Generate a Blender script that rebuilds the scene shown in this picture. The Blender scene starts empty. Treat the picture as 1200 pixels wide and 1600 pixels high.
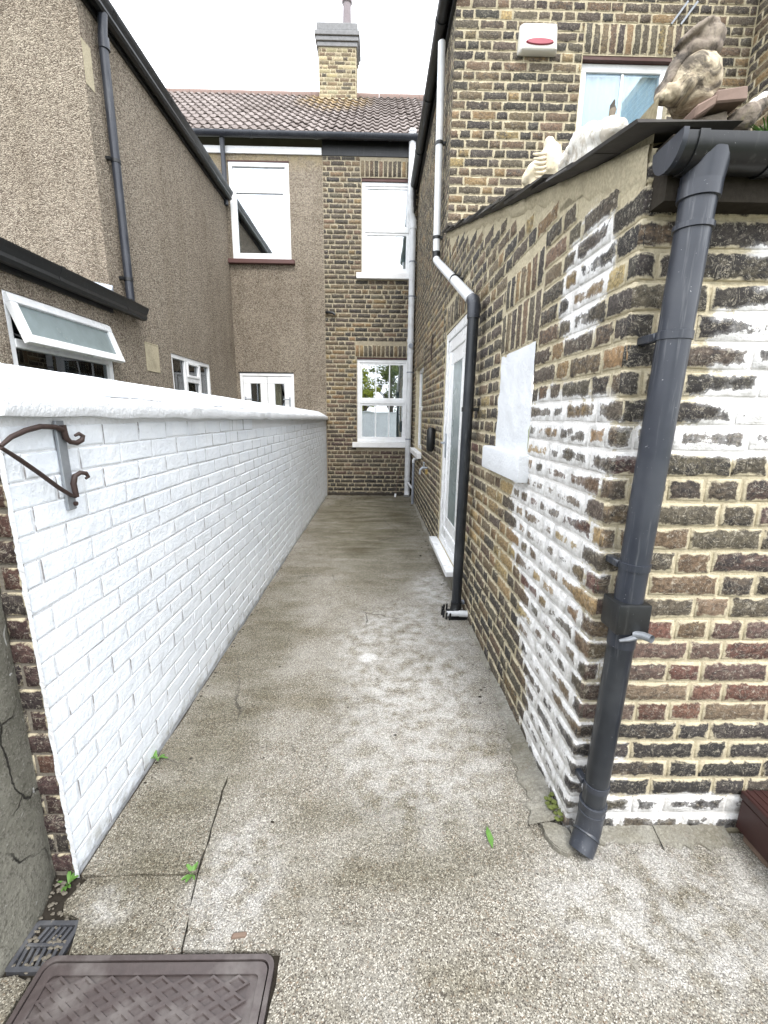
import bpy, bmesh, math, random
import numpy as np
from mathutils import Vector, Matrix, noise as mnoise

RNG = random.Random(7)
scene = bpy.context.scene
COL = scene.collection

# ------------------------------------------------------------------ camera
CAM_Z, F_PX = 1.45, 670.0
def cam_axes(pitch, yaw, roll):
    p, y, r = map(math.radians, (pitch, yaw, roll))
    fwd = Vector((math.sin(y)*math.cos(p), math.cos(y)*math.cos(p), -math.sin(p)))
    right = Vector((math.cos(y), -math.sin(y), 0))
    up = right.cross(fwd)
    return right*math.cos(r)+up*math.sin(r), up*math.cos(r)-right*math.sin(r), fwd
CR, CU, CF = cam_axes(12.6, 0.98, 0.7)
cam_data = bpy.data.cameras.new('camera')
cam = bpy.data.objects.new('camera', cam_data); COL.objects.link(cam)
M = Matrix.Identity(4)
for i in range(3):
    M[i][0], M[i][1], M[i][2] = CR[i], CU[i], -CF[i]
M[2][3] = CAM_Z
cam.matrix_world = M
cam_data.sensor_width = 36; cam_data.lens = 36*F_PX/1600
cam_data.clip_start = .02; cam_data.clip_end = 2000
scene.camera = cam
def proj(P):
    d = Vector(P)-Vector((0, 0, CAM_Z)); z = d.dot(CF)
    if z < .05: return None
    return 600+F_PX*d.dot(CR)/z, 800-F_PX*d.dot(CU)/z, z

# ------------------------------------------------------------------ world, sun, exposure
world = bpy.data.worlds.new('World'); scene.world = world; world.use_nodes = True
SUN_EL, SUN_AZ = math.radians(52), math.radians(163)
def build_world():
    nt = world.node_tree; nt.nodes.clear()
    out = nt.nodes.new('ShaderNodeOutputWorld'); bg = nt.nodes.new('ShaderNodeBackground')
    sky = nt.nodes.new('ShaderNodeTexSky'); sky.sky_type = 'NISHITA'; sky.sun_disc = False
    sky.sun_elevation = SUN_EL; sky.sun_rotation = SUN_AZ
    tc = nt.nodes.new('ShaderNodeTexCoord'); mp = nt.nodes.new('ShaderNodeMapping'); mp.inputs['Scale'].default_value = (1, 1, 2.2)
    nz = nt.nodes.new('ShaderNodeTexNoise'); nz.inputs['Scale'].default_value = 2.3; nz.inputs['Detail'].default_value = 6
    rp = nt.nodes.new('ShaderNodeMapRange'); rp.inputs['From Min'].default_value = .36; rp.inputs['From Max'].default_value = .52
    rp.inputs['To Min'].default_value = .72; rp.inputs['To Max'].default_value = 1.0
    mix = nt.nodes.new('ShaderNodeMix'); mix.data_type = 'RGBA'
    L = nt.links.new
    L(tc.outputs['Generated'], mp.inputs['Vector']); L(mp.outputs['Vector'], nz.inputs['Vector']); L(nz.outputs['Fac'], rp.inputs['Value'])
    L(rp.outputs['Result'], mix.inputs['Factor']); L(sky.outputs['Color'], mix.inputs['A'])
    mix.inputs['B'].default_value = (9.6, 9.9, 10.4, 1)
    L(mix.outputs['Result'], bg.inputs['Color']); bg.inputs['Strength'].default_value = .13
    L(bg.outputs['Background'], out.inputs['Surface'])
build_world()
sun_d = bpy.data.lights.new('sun', 'SUN'); sun_d.energy = 1.1; sun_d.angle = math.radians(18); sun_d.color = (1, .96, .9)
sun = bpy.data.objects.new('sun', sun_d); COL.objects.link(sun)
sun_dir = Vector((math.sin(SUN_AZ)*math.cos(SUN_EL), math.cos(SUN_AZ)*math.cos(SUN_EL), math.sin(SUN_EL)))
sun.rotation_euler = sun_dir.to_track_quat('Z', 'Y').to_euler()
sun.location = (0, -6, 12)
vs = scene.view_settings
vs.view_transform = 'Standard'; vs.look = 'None'; vs.gamma = 1; vs.use_curve_mapping = False
vs.exposure = 1.46
scene.render.engine = 'CYCLES'
scene.render.resolution_x, scene.render.resolution_y = 768, 1024
try:
    scene.cycles.max_bounces = 8; scene.cycles.transparent_max_bounces = 8
except Exception: pass

# ------------------------------------------------------------------ node helpers
class NT:
    def __init__(s, name):
        s.m = bpy.data.materials.new(name); s.m.use_nodes = True
        s.t = s.m.node_tree; s.t.nodes.clear()
        s.out = s.t.nodes.new('ShaderNodeOutputMaterial')
        s.geo = None
    def node(s, typ, **kw):
        n = s.t.nodes.new(typ)
        for k, v in kw.items(): setattr(n, k, v)
        return n
    def link(s, a, b): s.t.links.new(a, b)
    def put(s, sock, v):
        if hasattr(v, 'is_output') or isinstance(v, bpy.types.NodeSocket): s.link(v, sock)
        else:
            if isinstance(v, (tuple, list)) and len(v) == 3 and sock.type == 'RGBA': v = (*v, 1)
            sock.default_value = v
    def pos(s):
        if s.geo is None: s.geo = s.node('ShaderNodeNewGeometry')
        return s.geo.outputs['Position']
    def vscale(s, v, sc):
        n = s.node('ShaderNodeVectorMath', operation='MULTIPLY'); s.put(n.inputs[0], v); n.inputs[1].default_value = sc; return n.outputs[0]
    def noise(s, scale, detail=4, rough=.55, vec=None, dist=0, color=False):
        n = s.node('ShaderNodeTexNoise'); s.put(n.inputs['Vector'], vec if vec is not None else s.pos())
        n.inputs['Scale'].default_value = scale; n.inputs['Detail'].default_value = detail; n.inputs['Roughness'].default_value = rough
        n.inputs['Distortion'].default_value = dist
        return n.outputs['Color' if color else 'Fac']
    def voro(s, scale, out='Color', feature='F1', vec=None):
        n = s.node('ShaderNodeTexVoronoi', feature=feature); s.put(n.inputs['Vector'], vec if vec is not None else s.pos())
        n.inputs['Scale'].default_value = scale; return n.outputs[out]
    def math(s, op, a, b=0.0, c=None, clamp=False):
        n = s.node('ShaderNodeMath', operation=op, use_clamp=clamp); s.put(n.inputs[0], a); s.put(n.inputs[1], b)
        if c is not None: s.put(n.inputs[2], c)
        return n.outputs[0]
    def rng(s, v, a, b, c=0.0, d=1.0, smooth=False):
        n = s.node('ShaderNodeMapRange'); s.put(n.inputs['Value'], v)
        if smooth: n.interpolation_type = 'SMOOTHSTEP'
        for k, x in (('From Min', a), ('From Max', b), ('To Min', c), ('To Max', d)): s.put(n.inputs[k], x)
        return n.outputs['Result']
    def mix(s, f, a, b, blend='MIX'):
        n = s.node('ShaderNodeMix', data_type='RGBA', blend_type=blend); s.put(n.inputs['Factor'], f)
        s.put(n.inputs['A'], a); s.put(n.inputs['B'], b); return n.outputs['Result']
    def attr(s, name, out='Vector'):
        n = s.node('ShaderNodeAttribute', attribute_name=name); return n.outputs[out]
    def sep(s, v):
        n = s.node('ShaderNodeSeparateXYZ'); s.put(n.inputs[0], v); return n.outputs
    def bump(s, h, strength=.5, dist=.01, normal=None):
        n = s.node('ShaderNodeBump'); s.put(n.inputs['Height'], h); n.inputs['Strength'].default_value = strength; n.inputs['Distance'].default_value = dist
        if normal is not None: s.link(normal, n.inputs['Normal'])
        return n.outputs['Normal']
    def blob(s, c, r, k=1.0):
        """1 inside an ellipsoid of centre c and radii r, fading to 0 at its border"""
        a = s.node('ShaderNodeVectorMath', operation='SUBTRACT'); s.put(a.inputs[0], s.pos()); a.inputs[1].default_value = c
        d = s.node('ShaderNodeVectorMath', operation='DIVIDE'); s.link(a.outputs[0], d.inputs[0]); d.inputs[1].default_value = r
        l = s.node('ShaderNodeVectorMath', operation='LENGTH'); s.link(d.outputs[0], l.inputs[0])
        return s.rng(l.outputs['Value'], .45, 1.1, k, 0, smooth=True)
    def bsdf(s, color, rough=.8, normal=None, metal=0.0, spec=.5):
        b = s.node('ShaderNodeBsdfPrincipled'); s.put(b.inputs['Base Color'], color); s.put(b.inputs['Roughness'], rough)
        s.put(b.inputs['Metallic'], metal); s.put(b.inputs['Specular IOR Level'], spec)
        if normal is not None: s.link(normal, b.inputs['Normal'])
        s.link(b.outputs[0], s.out.inputs['Surface']); return b

def white_cover(n, edge):
    """lime wash left on the outhouse corner: blobs in the place's own coordinates, broken up by noise"""
    bl = None
    for c, r, k in WHITE_BLOBS:
        b = n.blob(c, r, k); bl = b if bl is None else n.math('MAXIMUM', bl, b)
    na = n.noise(6.5, 6, .68, dist=.3); nb_ = n.noise(30, 5, .68); nf = n.noise(95, 3, .7)
    v = n.math('MULTIPLY_ADD', n.math('SUBTRACT', na, .5), 2.5, n.math('MULTIPLY', bl, .88))
    v = n.math('MULTIPLY_ADD', n.math('SUBTRACT', nb_, .5), 1.1, v)
    v = n.math('MULTIPLY_ADD', n.math('SUBTRACT', nf, .5), .5, v)
    v = n.math('ADD', v, edge)
    w = n.math('MAXIMUM', n.rng(v, .50, .60, 0, .96), n.rng(v, .15, .55, 0, .24))
    return n.math('MULTIPLY', w, n.rng(bl, .02, .25)), bl
WHITE_BLOBS = [((.69, 1.64, 1.36), (.3, .50, .24), .95), ((.69, 1.70, 1.02), (.3, .48, .42), 1.05), ((.69, 1.56, .62), (.3, .36, .45), 1.1),
               ((.69, 1.46, .22), (.3, .30, .42), 1.0), ((.69, 1.55, 1.9), (.3, .2, .24), .85), ((.69, 1.33, .08), (.3, .5, .14), .85),
               ((1.16, 1.25, 1.67), (.30, .3, .15), 1.15), ((1.25, 1.25, 1.50), (.46, .3, .12), 1.1), ((1.12, 1.25, 1.39), (.40, .3, .07), 1.05),
               ((1.1, 1.25, .09), (.42, .3, .09), 1.0), ((1.25, 1.25, 1.9), (.3, .3, .12), .5)]

def mat_brick(name, white=False, smear=.010, mortar=(.47, .415, .295), wash=0.0):
    n = NT(name)
    base = n.attr('bcol', 'Color'); soot = n.attr('bcol', 'Alpha')
    u, v, _ = n.sep(n.attr('buv')); hl, hh, rnd = n.sep(n.attr('bsz'))
    du = n.math('SUBTRACT', hl, n.math('ABSOLUTE', u)); dv = n.math('SUBTRACT', hh, n.math('ABSOLUTE', v))
    ed = n.math('MINIMUM', du, dv)
    n1 = n.noise(75, 5, .65); n2 = n.noise(22, 5, .6, dist=.6); nst = n.noise(1.0, 5, .6, vec=n.vscale(n.pos(), (38, 38, 95)))
    c = n.mix(n.rng(n1, .3, .72), n.mix(1.0, base, (.40, .39, .39), 'MULTIPLY'), n.mix(1.0, base, (1.45, 1.4, 1.3), 'MULTIPLY'))
    # soot and fire skin, streaked along the brick
    sv = n.math('ADD', n.math('MULTIPLY_ADD', nst, .7, n.math('MULTIPLY', n2, .6)), n.math('MULTIPLY', soot, .75))
    c = n.mix(n.rng(sv, .86, 1.12, 0, .9), c, (.026, .024, .024))
    # pale bloom
    c = n.mix(n.rng(n.noise(52, 5, .75), .57, .68, 0, .6), c, (.44, .40, .32))
    c = n.mix(n.rng(n.noise(130, 3, .7), .62, .70, 0, .55), c, (.50, .47, .41))
    vn = n.math('ABSOLUTE', n.math('SUBTRACT', n.noise(19, 4, .6, dist=2.2), .5))
    c = n.mix(n.math('MULTIPLY', n.rng(vn, .004, .016, 1, 0), n.rng(n2, .42, .58, .0, .6)), c, (.40, .36, .285))
    # mortar dragged over the arrises
    es = n.math('MULTIPLY_ADD', n.math('SUBTRACT', n2, .5), .040, ed)
    es = n.math('MULTIPLY_ADD', n.math('SUBTRACT', n1, .5), .012, es)
    sm = n.rng(es, smear-.0035, smear+.0015, 1, 0)
    mcol = n.mix(n.rng(n1, .3, .7), tuple(k*.8 for k in mortar), tuple(min(1, k*1.15) for k in mortar))
    c = n.mix(sm, c, mcol)
    if wash: c = n.mix(n.rng(n.noise(7, 4), .45, .7, 0, wash), c, mcol)
    if white:
        w, bl = white_cover(n, n.rng(ed, .002, .024, .34, -.44))
        wc = n.mix(n.rng(n.noise(22, 5, .7), .35, .65), (.50, .49, .47), (.85, .845, .84))
        c = n.mix(w, c, wc)
    h = n.math('ADD', n.math('MULTIPLY', n1, .6), n.math('MULTIPLY', n2, .7))
    h = n.math('MULTIPLY_ADD', nst, .7, h)
    n.bsdf(c, .88, n.bump(h, .9, .007), spec=.3)
    return n.m

def mat_mortar(name, col, white=False, zdark=None):
    n = NT(name)
    n1 = n.noise(90, 4, .65); n2 = n.noise(9, 4, .6)
    c = n.mix(n.rng(n1, .3, .7), tuple(k*.72 for k in col), tuple(min(1, k*1.18) for k in col))
    c = n.mix(n.rng(n2, .5, .72, 0, .55), c, tuple(k*.55 for k in col))
    if white:
        w, bl = white_cover(n, .2)
        c = n.mix(w, c, n.mix(n1, (.62, .60, .57), (.85, .84, .83)))
    n.bsdf(c, .95, n.bump(n.math('ADD', n1, n2), .8, .006), spec=.2)
    return n.m

def mat_plain(name, col, rough=.5, metal=0.0, var=.12, scale=30, bump=.1, dirt=None, spec=.5, coat=0, streak=None):
    n = NT(name)
    n1 = n.noise(scale, 5, .6); n2 = n.noise(scale*.17, 4, .6)
    c = n.mix(n1, tuple(k*(1-var) for k in col), tuple(min(1, k*(1+var)) for k in col))
    if dirt: c = n.mix(n.rng(n2, .5, .72, 0, dirt[1]), c, dirt[0])
    if streak:
        st_ = n.noise(1, 4, .7, vec=n.vscale(n.pos(), (70, 70, 3.5))); c = n.mix(n.rng(st_, .56, .70, 0, .6), c, streak)
        c = n.mix(n.rng(n.noise(110, 3, .7), .70, .74, 0, .8), c, (.35, .36, .37))
    b = n.bsdf(c, n.rng(n2, .3, .7, rough*.85, min(1, rough*1.2)), n.bump(n1, bump, .003), metal, spec)
    if coat: b.inputs['Coat Weight'].default_value = coat
    return n.m

def mat_pebbledash(name, a=(.385, .33, .26), b=(.15, .12, .092), s=88, lime=.35):
    n = NT(name)
    rv = n.sep(n.voro(s, 'Color'))[0]; d = n.voro(s, 'Distance')
    rv2 = n.sep(n.voro(s*1.9, 'Color'))[1]
    big = n.noise(.9, 5, .6); mid = n.noise(5, 4, .6)
    streak = n.noise(1, 4, .6, vec=n.vscale(n.pos(), (5, 5, .5)))
    c = n.mix(n.rng(rv, .15, .85), b, a)
    c = n.mix(n.rng(rv2, .72, .9, 0, .8), c, (.52, .47, .38))
    c = n.mix(n.rng(rv2, .0, .18, .8, 0), c, (.055, .045, .036))
    c = n.mix(n.rng(big, .42, .68, 0, .45), c, n.mix(1.0, c, (.62, .58, .55), 'MULTIPLY'))
    c = n.mix(n.rng(streak, .5, .72, 0, .4), c, n.mix(1.0, c, (.6, .57, .52), 'MULTIPLY'))
    c = n.mix(n.rng(mid, .52, .72, 0, lime), c, (.36, .31, .24))
    pz = n.sep(n.pos())[2]
    c = n.mix(n.math('MULTIPLY', n.rng(pz, 5.25, 5.5), n.rng(n.noise(8, 4, .6), .4, .6, .2, .7)), c, (.42, .34, .19))
    c = n.mix(n.math('MULTIPLY', n.rng(n.noise(1, 5, .7, vec=n.vscale(n.pos(), (9, 9, .35))), .56, .7), n.rng(big, .4, .6, .1, .6)), c, (.10, .085, .065))
    n.bsdf(c, .95, n.bump(n.math('SUBTRACT', rv, d), .9, .012), spec=.2)
    return n.m

def mat_concrete(name, tint=(1, 1, 1), stone=.8, s=95, damp=0.0, light=.0):
    n = NT(name)
    rv, rg, rb = n.sep(n.voro(s, 'Color')); d = n.voro(s, 'Distance')
    rv2, rg2, _ = n.sep(n.voro(s*1.7, 'Color'))
    fine = n.noise(230, 3, .7); mid = n.noise(10, 5, .62); big = n.noise(1.7, 6, .6, dist=.4)
    base = n.mix(n.rng(fine, .3, .7), (.13, .117, .094), (.255, .235, .19))
    base = n.mix(n.rng(mid, .38, .68, 0, .6), base, n.mix(n.rng(fine, .3, .7), (.22, .21, .18), (.37, .355, .31)))
    expo = n.math('MULTIPLY', n.rng(d, .0, .5, 1, .25), n.rng(n.noise(3.5, 5, .65), .36, .58, .45, 1))
    stc = n.mix(n.rng(rv, .15, .85), (.055, .045, .036), (.43, .395, .32))
    stc = n.mix(n.rng(rg, .84, .95), stc, (.26, .15, .08))
    c = n.mix(n.math('MULTIPLY', expo, stone), base, stc)
    c = n.mix(n.rng(rv2, .80, .9, 0, .85*stone), c, (.58, .55, .48))
    c = n.mix(n.rng(rv2, .12, .26, .9*stone, 0), c, (.045, .037, .030))
    # broad wear: grey lime bloom, brown and green damp
    c = n.mix(n.rng(big, .5, .68, 0, .5), c, n.mix(n.rng(rv2, .2, .8), (.26, .25, .23), (.52, .50, .46)))
    c = n.mix(n.rng(n.noise(2.3, 5, .6, vec=n.vscale(n.pos(), (.6, 1.5, 1))), .5, .68, 0, .62+damp*.3), c, n.mix(1.0, c, (.52, .48, .36), 'MULTIPLY'))
    if name == 'concrete':
        for cc, r, k in (((-.1, 6.6, 0), (1.1, 3.3, 1), 1.0), ((.05, 4.1, 0), (.5, 1.0, 1), .4), ((-.75, 2.2, 0), (.28, 2.2, 1), .6), ((.1, 1.22, 0), (.55, .24, 1), .5)):
            f = n.math('MULTIPLY', n.blob(cc, r, k), n.rng(n.noise(3, 4, .6, vec=n.vscale(n.pos(), (.7, 2.4, 1))), .3, .62, .25, 1))
            c = n.mix(f, c, n.mix(1.0, c, (.44, .42, .31), 'MULTIPLY'))
        for cc, r, k in (((.2, 2.5, 0), (.55, .85, 1), .6), ((.2, 1.7, 0), (.5, .6, 1), .45), ((.55, 3.45, 0), (.3, .5, 1), .6), ((.95, 1.0, 0), (.55, .3, 1), .5), ((-.047, 2.375, 0), (.07, .06, 1), 1.5), ((-.44, 1.08, 0), (.17, .27, 1), .5), ((-.80, 1.02, 0), (.10, .07, 1), .5)):
            f = n.math('MULTIPLY', n.blob(cc, r, k), n.rng(n.noise(12, 5, .65), .38, .6, .0, 1), clamp=True)
            c = n.mix(f, c, n.mix(n.rng(rv2, .15, .8), (.33, .325, .31), (.68, .67, .65)))
    ln = n.noise(1, 5, .65, vec=n.vscale(n.pos(), (3, 16, 1)), dist=1.0)      # float marks across the alley
    c = n.mix(n.rng(ln, .56, .70, 0, .4), c, n.mix(1.0, c, (.5, .48, .42), 'MULTIPLY'))
    pk = n.voro(9, 'Distance'); pk2 = n.sep(n.voro(9, 'Color'))[0]
    c = n.mix(n.math('MULTIPLY', n.rng(pk, .05, .085, 1, 0), n.rng(pk2, .7, .74, 0, .9)), c, (.035, .03, .025))
    cd = n.voro(1.1, 'Distance', 'DISTANCE_TO_EDGE', n.mix(.10, n.pos(), n.noise(5, 5, .65, color=True)))
    c = n.mix(n.math('MULTIPLY', n.rng(cd, .0015, .006, .8, 0), n.rng(n.noise(1.3, 2), .5, .58)), c, (.05, .045, .038))
    c = n.mix(1.0, c, tint, 'MULTIPLY')
    if light: c = n.mix(light, c, (.55, .53, .48))
    h = n.math('ADD', n.math('MULTIPLY', expo, .8), n.math('MULTIPLY', fine, .5)); h = n.math('MULTIPLY_ADD', mid, 1.2, h)
    n.bsdf(c, .9, n.bump(h, .75, .006), spec=.3)
    return n.m

def mat_render(name):
    n = NT(name)
    n1 = n.noise(55, 5, .7); n2 = n.noise(4, 5, .65, dist=.6); n3 = n.noise(160, 3, .7)
    c = n.mix(n.rng(n2, .32, .68), (.085, .082, .064), (.235, .228, .19))
    c = n.mix(n.rng(n1, .44, .58, 0, .75), c, n.mix(n.rng(n3, .4, .6), (.07, .066, .052), (.22, .21, .18)))
    c = n.mix(n.rng(n3, .68, .75, 0, .8), c, (.52, .51, .48))
    cr = n.voro(3.2, 'Distance', 'DISTANCE_TO_EDGE', n.mix(.12, n.pos(), n.noise(6, 4, .6, color=True)))
    crk = n.math('MULTIPLY', n.rng(cr, .003, .014, 1, 0), n.rng(n.noise(2.2, 2), .44, .50))
    c = n.mix(crk, c, (.03, .028, .024))
    c = n.mix(n.rng(n.noise(9, 3, .5, dist=1.5), .66, .69, 0, .8), c, (.55, .55, .53))
    n.bsdf(c, .95, n.bump(n.math('MULTIPLY_ADD', crk, -1.0, n.math('ADD', n1, n.math('MULTIPLY', n2, 2))), .9, .009), spec=.2)
    return n.m

def mat_whitewall(name, end=False):
    n = NT(name)
    u, v, _ = n.sep(n.attr('buv')); hl, hh, rnd = n.sep(n.attr('bsz'))
    n1 = n.noise(80, 4, .6); n2 = n.noise(6, 4, .6); n3 = n.noise(26, 5, .65)
    c = n.mix(n.rng(n2, .3, .7), (.72, .765, .82), (.80, .835, .875))
    c = n.mix(n.rng(n3, .64, .72, 0, .35), c, (.52, .56, .62))
    pz = n.sep(n.pos())[2]
    c = n.mix(n.math('MULTIPLY', n.rng(pz, 0, .10, 1, 0), n.rng(n.noise(16, 5, .65), .42, .62, 0, .8)), c, (.30, .29, .24))
    c = n.mix(n.math('MULTIPLY', n.rng(n.noise(1, 5, .7, vec=n.vscale(n.pos(), (12, 12, .9))), .6, .72), .28), c, (.45, .46, .44))
    c = n.mix(n.rng(n.noise(42, 4, .7), .70, .73, 0, .75), c, (.22, .21, .19))
    # paint split open along the bed joints
    dv = n.math('ADD', v, hh); du = n.math('ADD', u, hl)
    e = n.math('MINIMUM', n.math('MULTIPLY_ADD', n.noise(5, 3), .012, n.math('SUBTRACT', dv, .0055)), n.math('MULTIPLY_ADD', n.noise(7, 3), .016, n.math('SUBTRACT', du, .0085)))
    cr = n.math('MULTIPLY', n.rng(e, .0004, .0026, 1, 0), n.rng(n3, .34, .52, .25, .95))
    c = n.mix(cr, c, (.16, .15, .15))
    h = n.math('MULTIPLY_ADD', n3, 1.6, n.math('MULTIPLY', n1, .6))
    h = n.math('MULTIPLY_ADD', n.rng(n.math('MINIMUM', n.math('SUBTRACT', hl, n.math('ABSOLUTE', u)), n.math('SUBTRACT', hh, n.math('ABSOLUTE', v))), 0, .006), .5, h)
    n.bsdf(c, .5, n.bump(n.math('MULTIPLY_ADD', n.noise(9, 4, .6), 2.2, h), .55, .006), spec=.4)
    return n.m

def mat_whitepaint(name, col=(.72, .74, .765), bumpd=.01):
    n = NT(name)
    n1 = n.noise(70, 4, .6); n2 = n.noise(5, 5, .6); n3 = n.noise(20, 5, .7)
    c = n.mix(n.rng(n2, .3, .7), tuple(k*.9 for k in col), col)
    c = n.mix(n.rng(n3, .64, .74, 0, .45), c, (.40, .42, .42))
    c = n.mix(n.rng(n.noise(38, 4, .7), .69, .72, 0, .7), c, (.25, .24, .22))
    n.bsdf(c, .55, n.bump(n.math('ADD', n.math('MULTIPLY', n3, 1.2), n1), .55, bumpd), spec=.4)
    return n.m

def mat_glass(name, refl=.32, tint=(.85, .9, .9)):
    n = NT(name)
    tr = n.node('ShaderNodeBsdfTransparent'); tr.inputs[0].default_value = (*tint, 1)
    gl = n.node('ShaderNodeBsdfGlossy'); gl.inputs['Roughness'].default_value = .004; gl.inputs['Color'].default_value = (.96, .98, 1, 1)
    wav = n.bump(n.noise(1.6, 2), .06, .02); n.link(wav, gl.inputs['Normal'])
    fr = n.node('ShaderNodeFresnel'); fr.inputs['IOR'].default_value = 1.5
    f = n.math('ADD', fr.outputs[0], refl, clamp=True)
    mx = n.node('ShaderNodeMixShader'); n.link(f, mx.inputs[0]); n.link(tr.outputs[0], mx.inputs[1]); n.link(gl.outputs[0], mx.inputs[2])
    n.link(mx.outputs[0], n.out.inputs['Surface'])
    return n.m

def mat_tile(name):
    n = NT(name)
    oi = n.node('ShaderNodeObjectInfo'); r = oi.outputs['Random']
    n1 = n.noise(14, 5, .65); n2 = n.noise(2, 4)
    c = n.mix(r, (.145, .118, .106), (.24, .205, .19))
    c = n.mix(n.rng(n1, .45, .7, 0, .5), c, (.27, .245, .23))
    c = n.mix(n.math('MULTIPLY', n.blob((-.95, 10.8, 7.9), (.9, 1.6, 1.3)), n.rng(n.noise(7, 4), .4, .6)), c, (.33, .235, .11))
    c = n.mix(n.rng(n2, .5, .7, 0, .3), c, (.10, .08, .075))
    n.bsdf(c, .9, n.bump(n1, .4, .01), spec=.3)
    return n.m

def mat_stone_statue(name, a, b, dark):
    n = NT(name)
    n1 = n.noise(45, 5, .65); n2 = n.noise(13, 5, .65, dist=1.2)
    c = n.mix(n.rng(n1, .3, .7), b, a)
    c = n.mix(n.rng(n2, .47, .58, 0, .9), c, dark)
    c = n.mix(n.rng(n.noise(70, 4, .7), .6, .68, 0, .7), c, n.mix(.5, dark, a))
    c = n.mix(n.rng(n.noise(24, 4, .6), .62, .7, 0, .5), c, (.30, .27, .12))
    n.bsdf(c, .9, n.bump(n.math('ADD', n1, n2), .7, .008), spec=.25)
    return n.m

MATS = {}
def mk():
    m = MATS
    m['brick'] = mat_brick('stock_brick', smear=.0055)
    m['brick_w'] = mat_brick('stock_brick_limewashed', white=True, smear=.0065)
    m['mortar'] = mat_mortar('mortar', (.47, .415, .295))
    m['mortar_w'] = mat_mortar('mortar_limewashed', (.46, .405, .285), white=True)
    m['mortar_dark'] = mat_mortar('mortar_sooty', (.36, .315, .23))
    m['mortar_end'] = mat_mortar('mortar_grey', (.20, .18, .15))
    m['brick_end'] = mat_brick('end_brick', smear=.002)
    m['whitebrick'] = mat_whitewall('painted_brick')
    m['whitepaint'] = mat_whitepaint('masonry_paint')
    m['dash'] = mat_pebbledash('pebbledash')
    m['render'] = mat_render('cement_render')
    m['concrete'] = mat_concrete('concrete', tint=(.93, .93, .93), stone=.9, s=195)
    m['concrete_l'] = mat_concrete('concrete_left', tint=(.84, .83, .80), stone=.95, s=165)
    m['concrete_p'] = mat_concrete('concrete_patch', tint=(1.1, 1.09, 1.05), stone=.9, s=150, light=.16)
    m['fillet'] = mat_concrete('mortar_fillet', tint=(.95, .97, .98), stone=.15, s=80)
    m['dirt'] = mat_plain('dirt', (.035, .03, .024), .95, var=.5, scale=60, bump=.6, spec=.1)
    m['silt'] = mat_plain('silt', (.15, .135, .11), .95, var=.6, scale=120, bump=.5, spec=.1)
    m['soil'] = mat_plain('garden_ground', (.09, .10, .05), .95, var=.4, scale=8, bump=.4, spec=.1)
    m['upvc'] = mat_plain('white_upvc', (.83, .84, .85), .28, var=.02, bump=.02, dirt=((.55, .54, .5), .3))
    m['cream'] = mat_plain('cream_upvc', (.74, .72, .67), .35, var=.04, bump=.03)
    m['sill'] = mat_plain('painted_sill', (.80, .80, .80), .5, var=.05, bump=.2, dirt=((.5, .48, .44), .35))
    m['sill_brown'] = mat_plain('brown_sill', (.10, .045, .04), .6, var=.2, bump=.2)
    m['lintel'] = mat_plain('dark_lintel', (.075, .035, .03), .7, var=.3, bump=.3)
    m['black'] = mat_plain('black_plastic', (.008, .009, .010), .38, var=.2, bump=.08, dirt=((.03, .03, .03), .4), streak=(.04, .04, .039))
    m['slatepipe'] = mat_plain('grey_black_pipe', (.024, .028, .038), .36, var=.25, scale=16, bump=.12, dirt=((.075, .080, .090), .5), streak=(.12, .125, .135))
    m['blackpipe'] = mat_plain('black_pipe', (.014, .017, .022), .33, var=.3, scale=16, bump=.14, dirt=((.06, .065, .07), .5), streak=(.10, .105, .11))
    m['greypipe'] = mat_plain('grey_pipe', (.24, .26, .30), .4, var=.08, bump=.05, dirt=((.14, .15, .17), .5))
    m['whitepipe'] = mat_plain('white_pipe', (.62, .635, .65), .4, var=.06, bump=.05, dirt=((.36, .36, .36), .5))
    m['lead'] = mat_plain('lead', (.36, .39, .43), .5, var=.15, bump=.3, metal=.3)
    m['iron'] = mat_plain('cast_iron_cover', (.066, .052, .050), .5, var=.35, scale=50, bump=.35, dirt=((.19, .175, .165), .6), spec=.5)
    m['grate'] = mat_plain('drain_iron', (.06, .062, .07), .45, var=.3, scale=60, bump=.3, dirt=((.2, .2, .2), .4))
    m['rust'] = mat_plain('rusty_iron', (.040, .024, .020), .55, var=.4, scale=60, bump=.3, spec=.4)
    m['galv'] = mat_plain('galvanised', (.30, .32, .345), .45, metal=.5, var=.25, scale=40, bump=.3, dirt=((.10, .10, .11), .6))
    m['slate'] = mat_plain('roof_slate', (.040, .036, .033), .85, var=.5, scale=25, bump=.7, dirt=((.13, .12, .095), .6))
    m['tile'] = mat_tile('roof_tile')
    m['felt'] = mat_plain('roof_underlay', (.05, .042, .04), .9)
    m['room'] = mat_plain('room_dark', (.030, .036, .040), .9, var=.3, scale=3)
    m['glass'] = mat_glass('glass', .12)
    m['glass_hi'] = mat_glass('glass_bright', .40)
    m['glass_mid'] = mat_glass('glass_half', .30)
    m['glass_blue'] = mat_glass('glass_blue', .04, (.90, .97, 1.0))
    m['glass_dk'] = mat_glass('glass_dark', .03, (.35, .42, .42))
    m['frost'] = mat_plain('obscure_glass', (.19, .235, .24), .25, var=.3, scale=9, bump=.3, spec=.6)
    m['net'] = mat_plain('net_curtain', (.74, .81, .86), .8, var=.06, bump=.1)
    m['cream_curtain'] = mat_plain('cream_curtain', (.60, .50, .32), .8, var=.1)
    m['statue'] = mat_stone_statue('weathered_stone', (.52, .45, .33), (.30, .24, .17), (.075, .063, .052))
    m['hood'] = mat_stone_statue('weathered_stone_hood', (.27, .23, .18), (.15, .12, .10), (.06, .052, .045))
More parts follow.
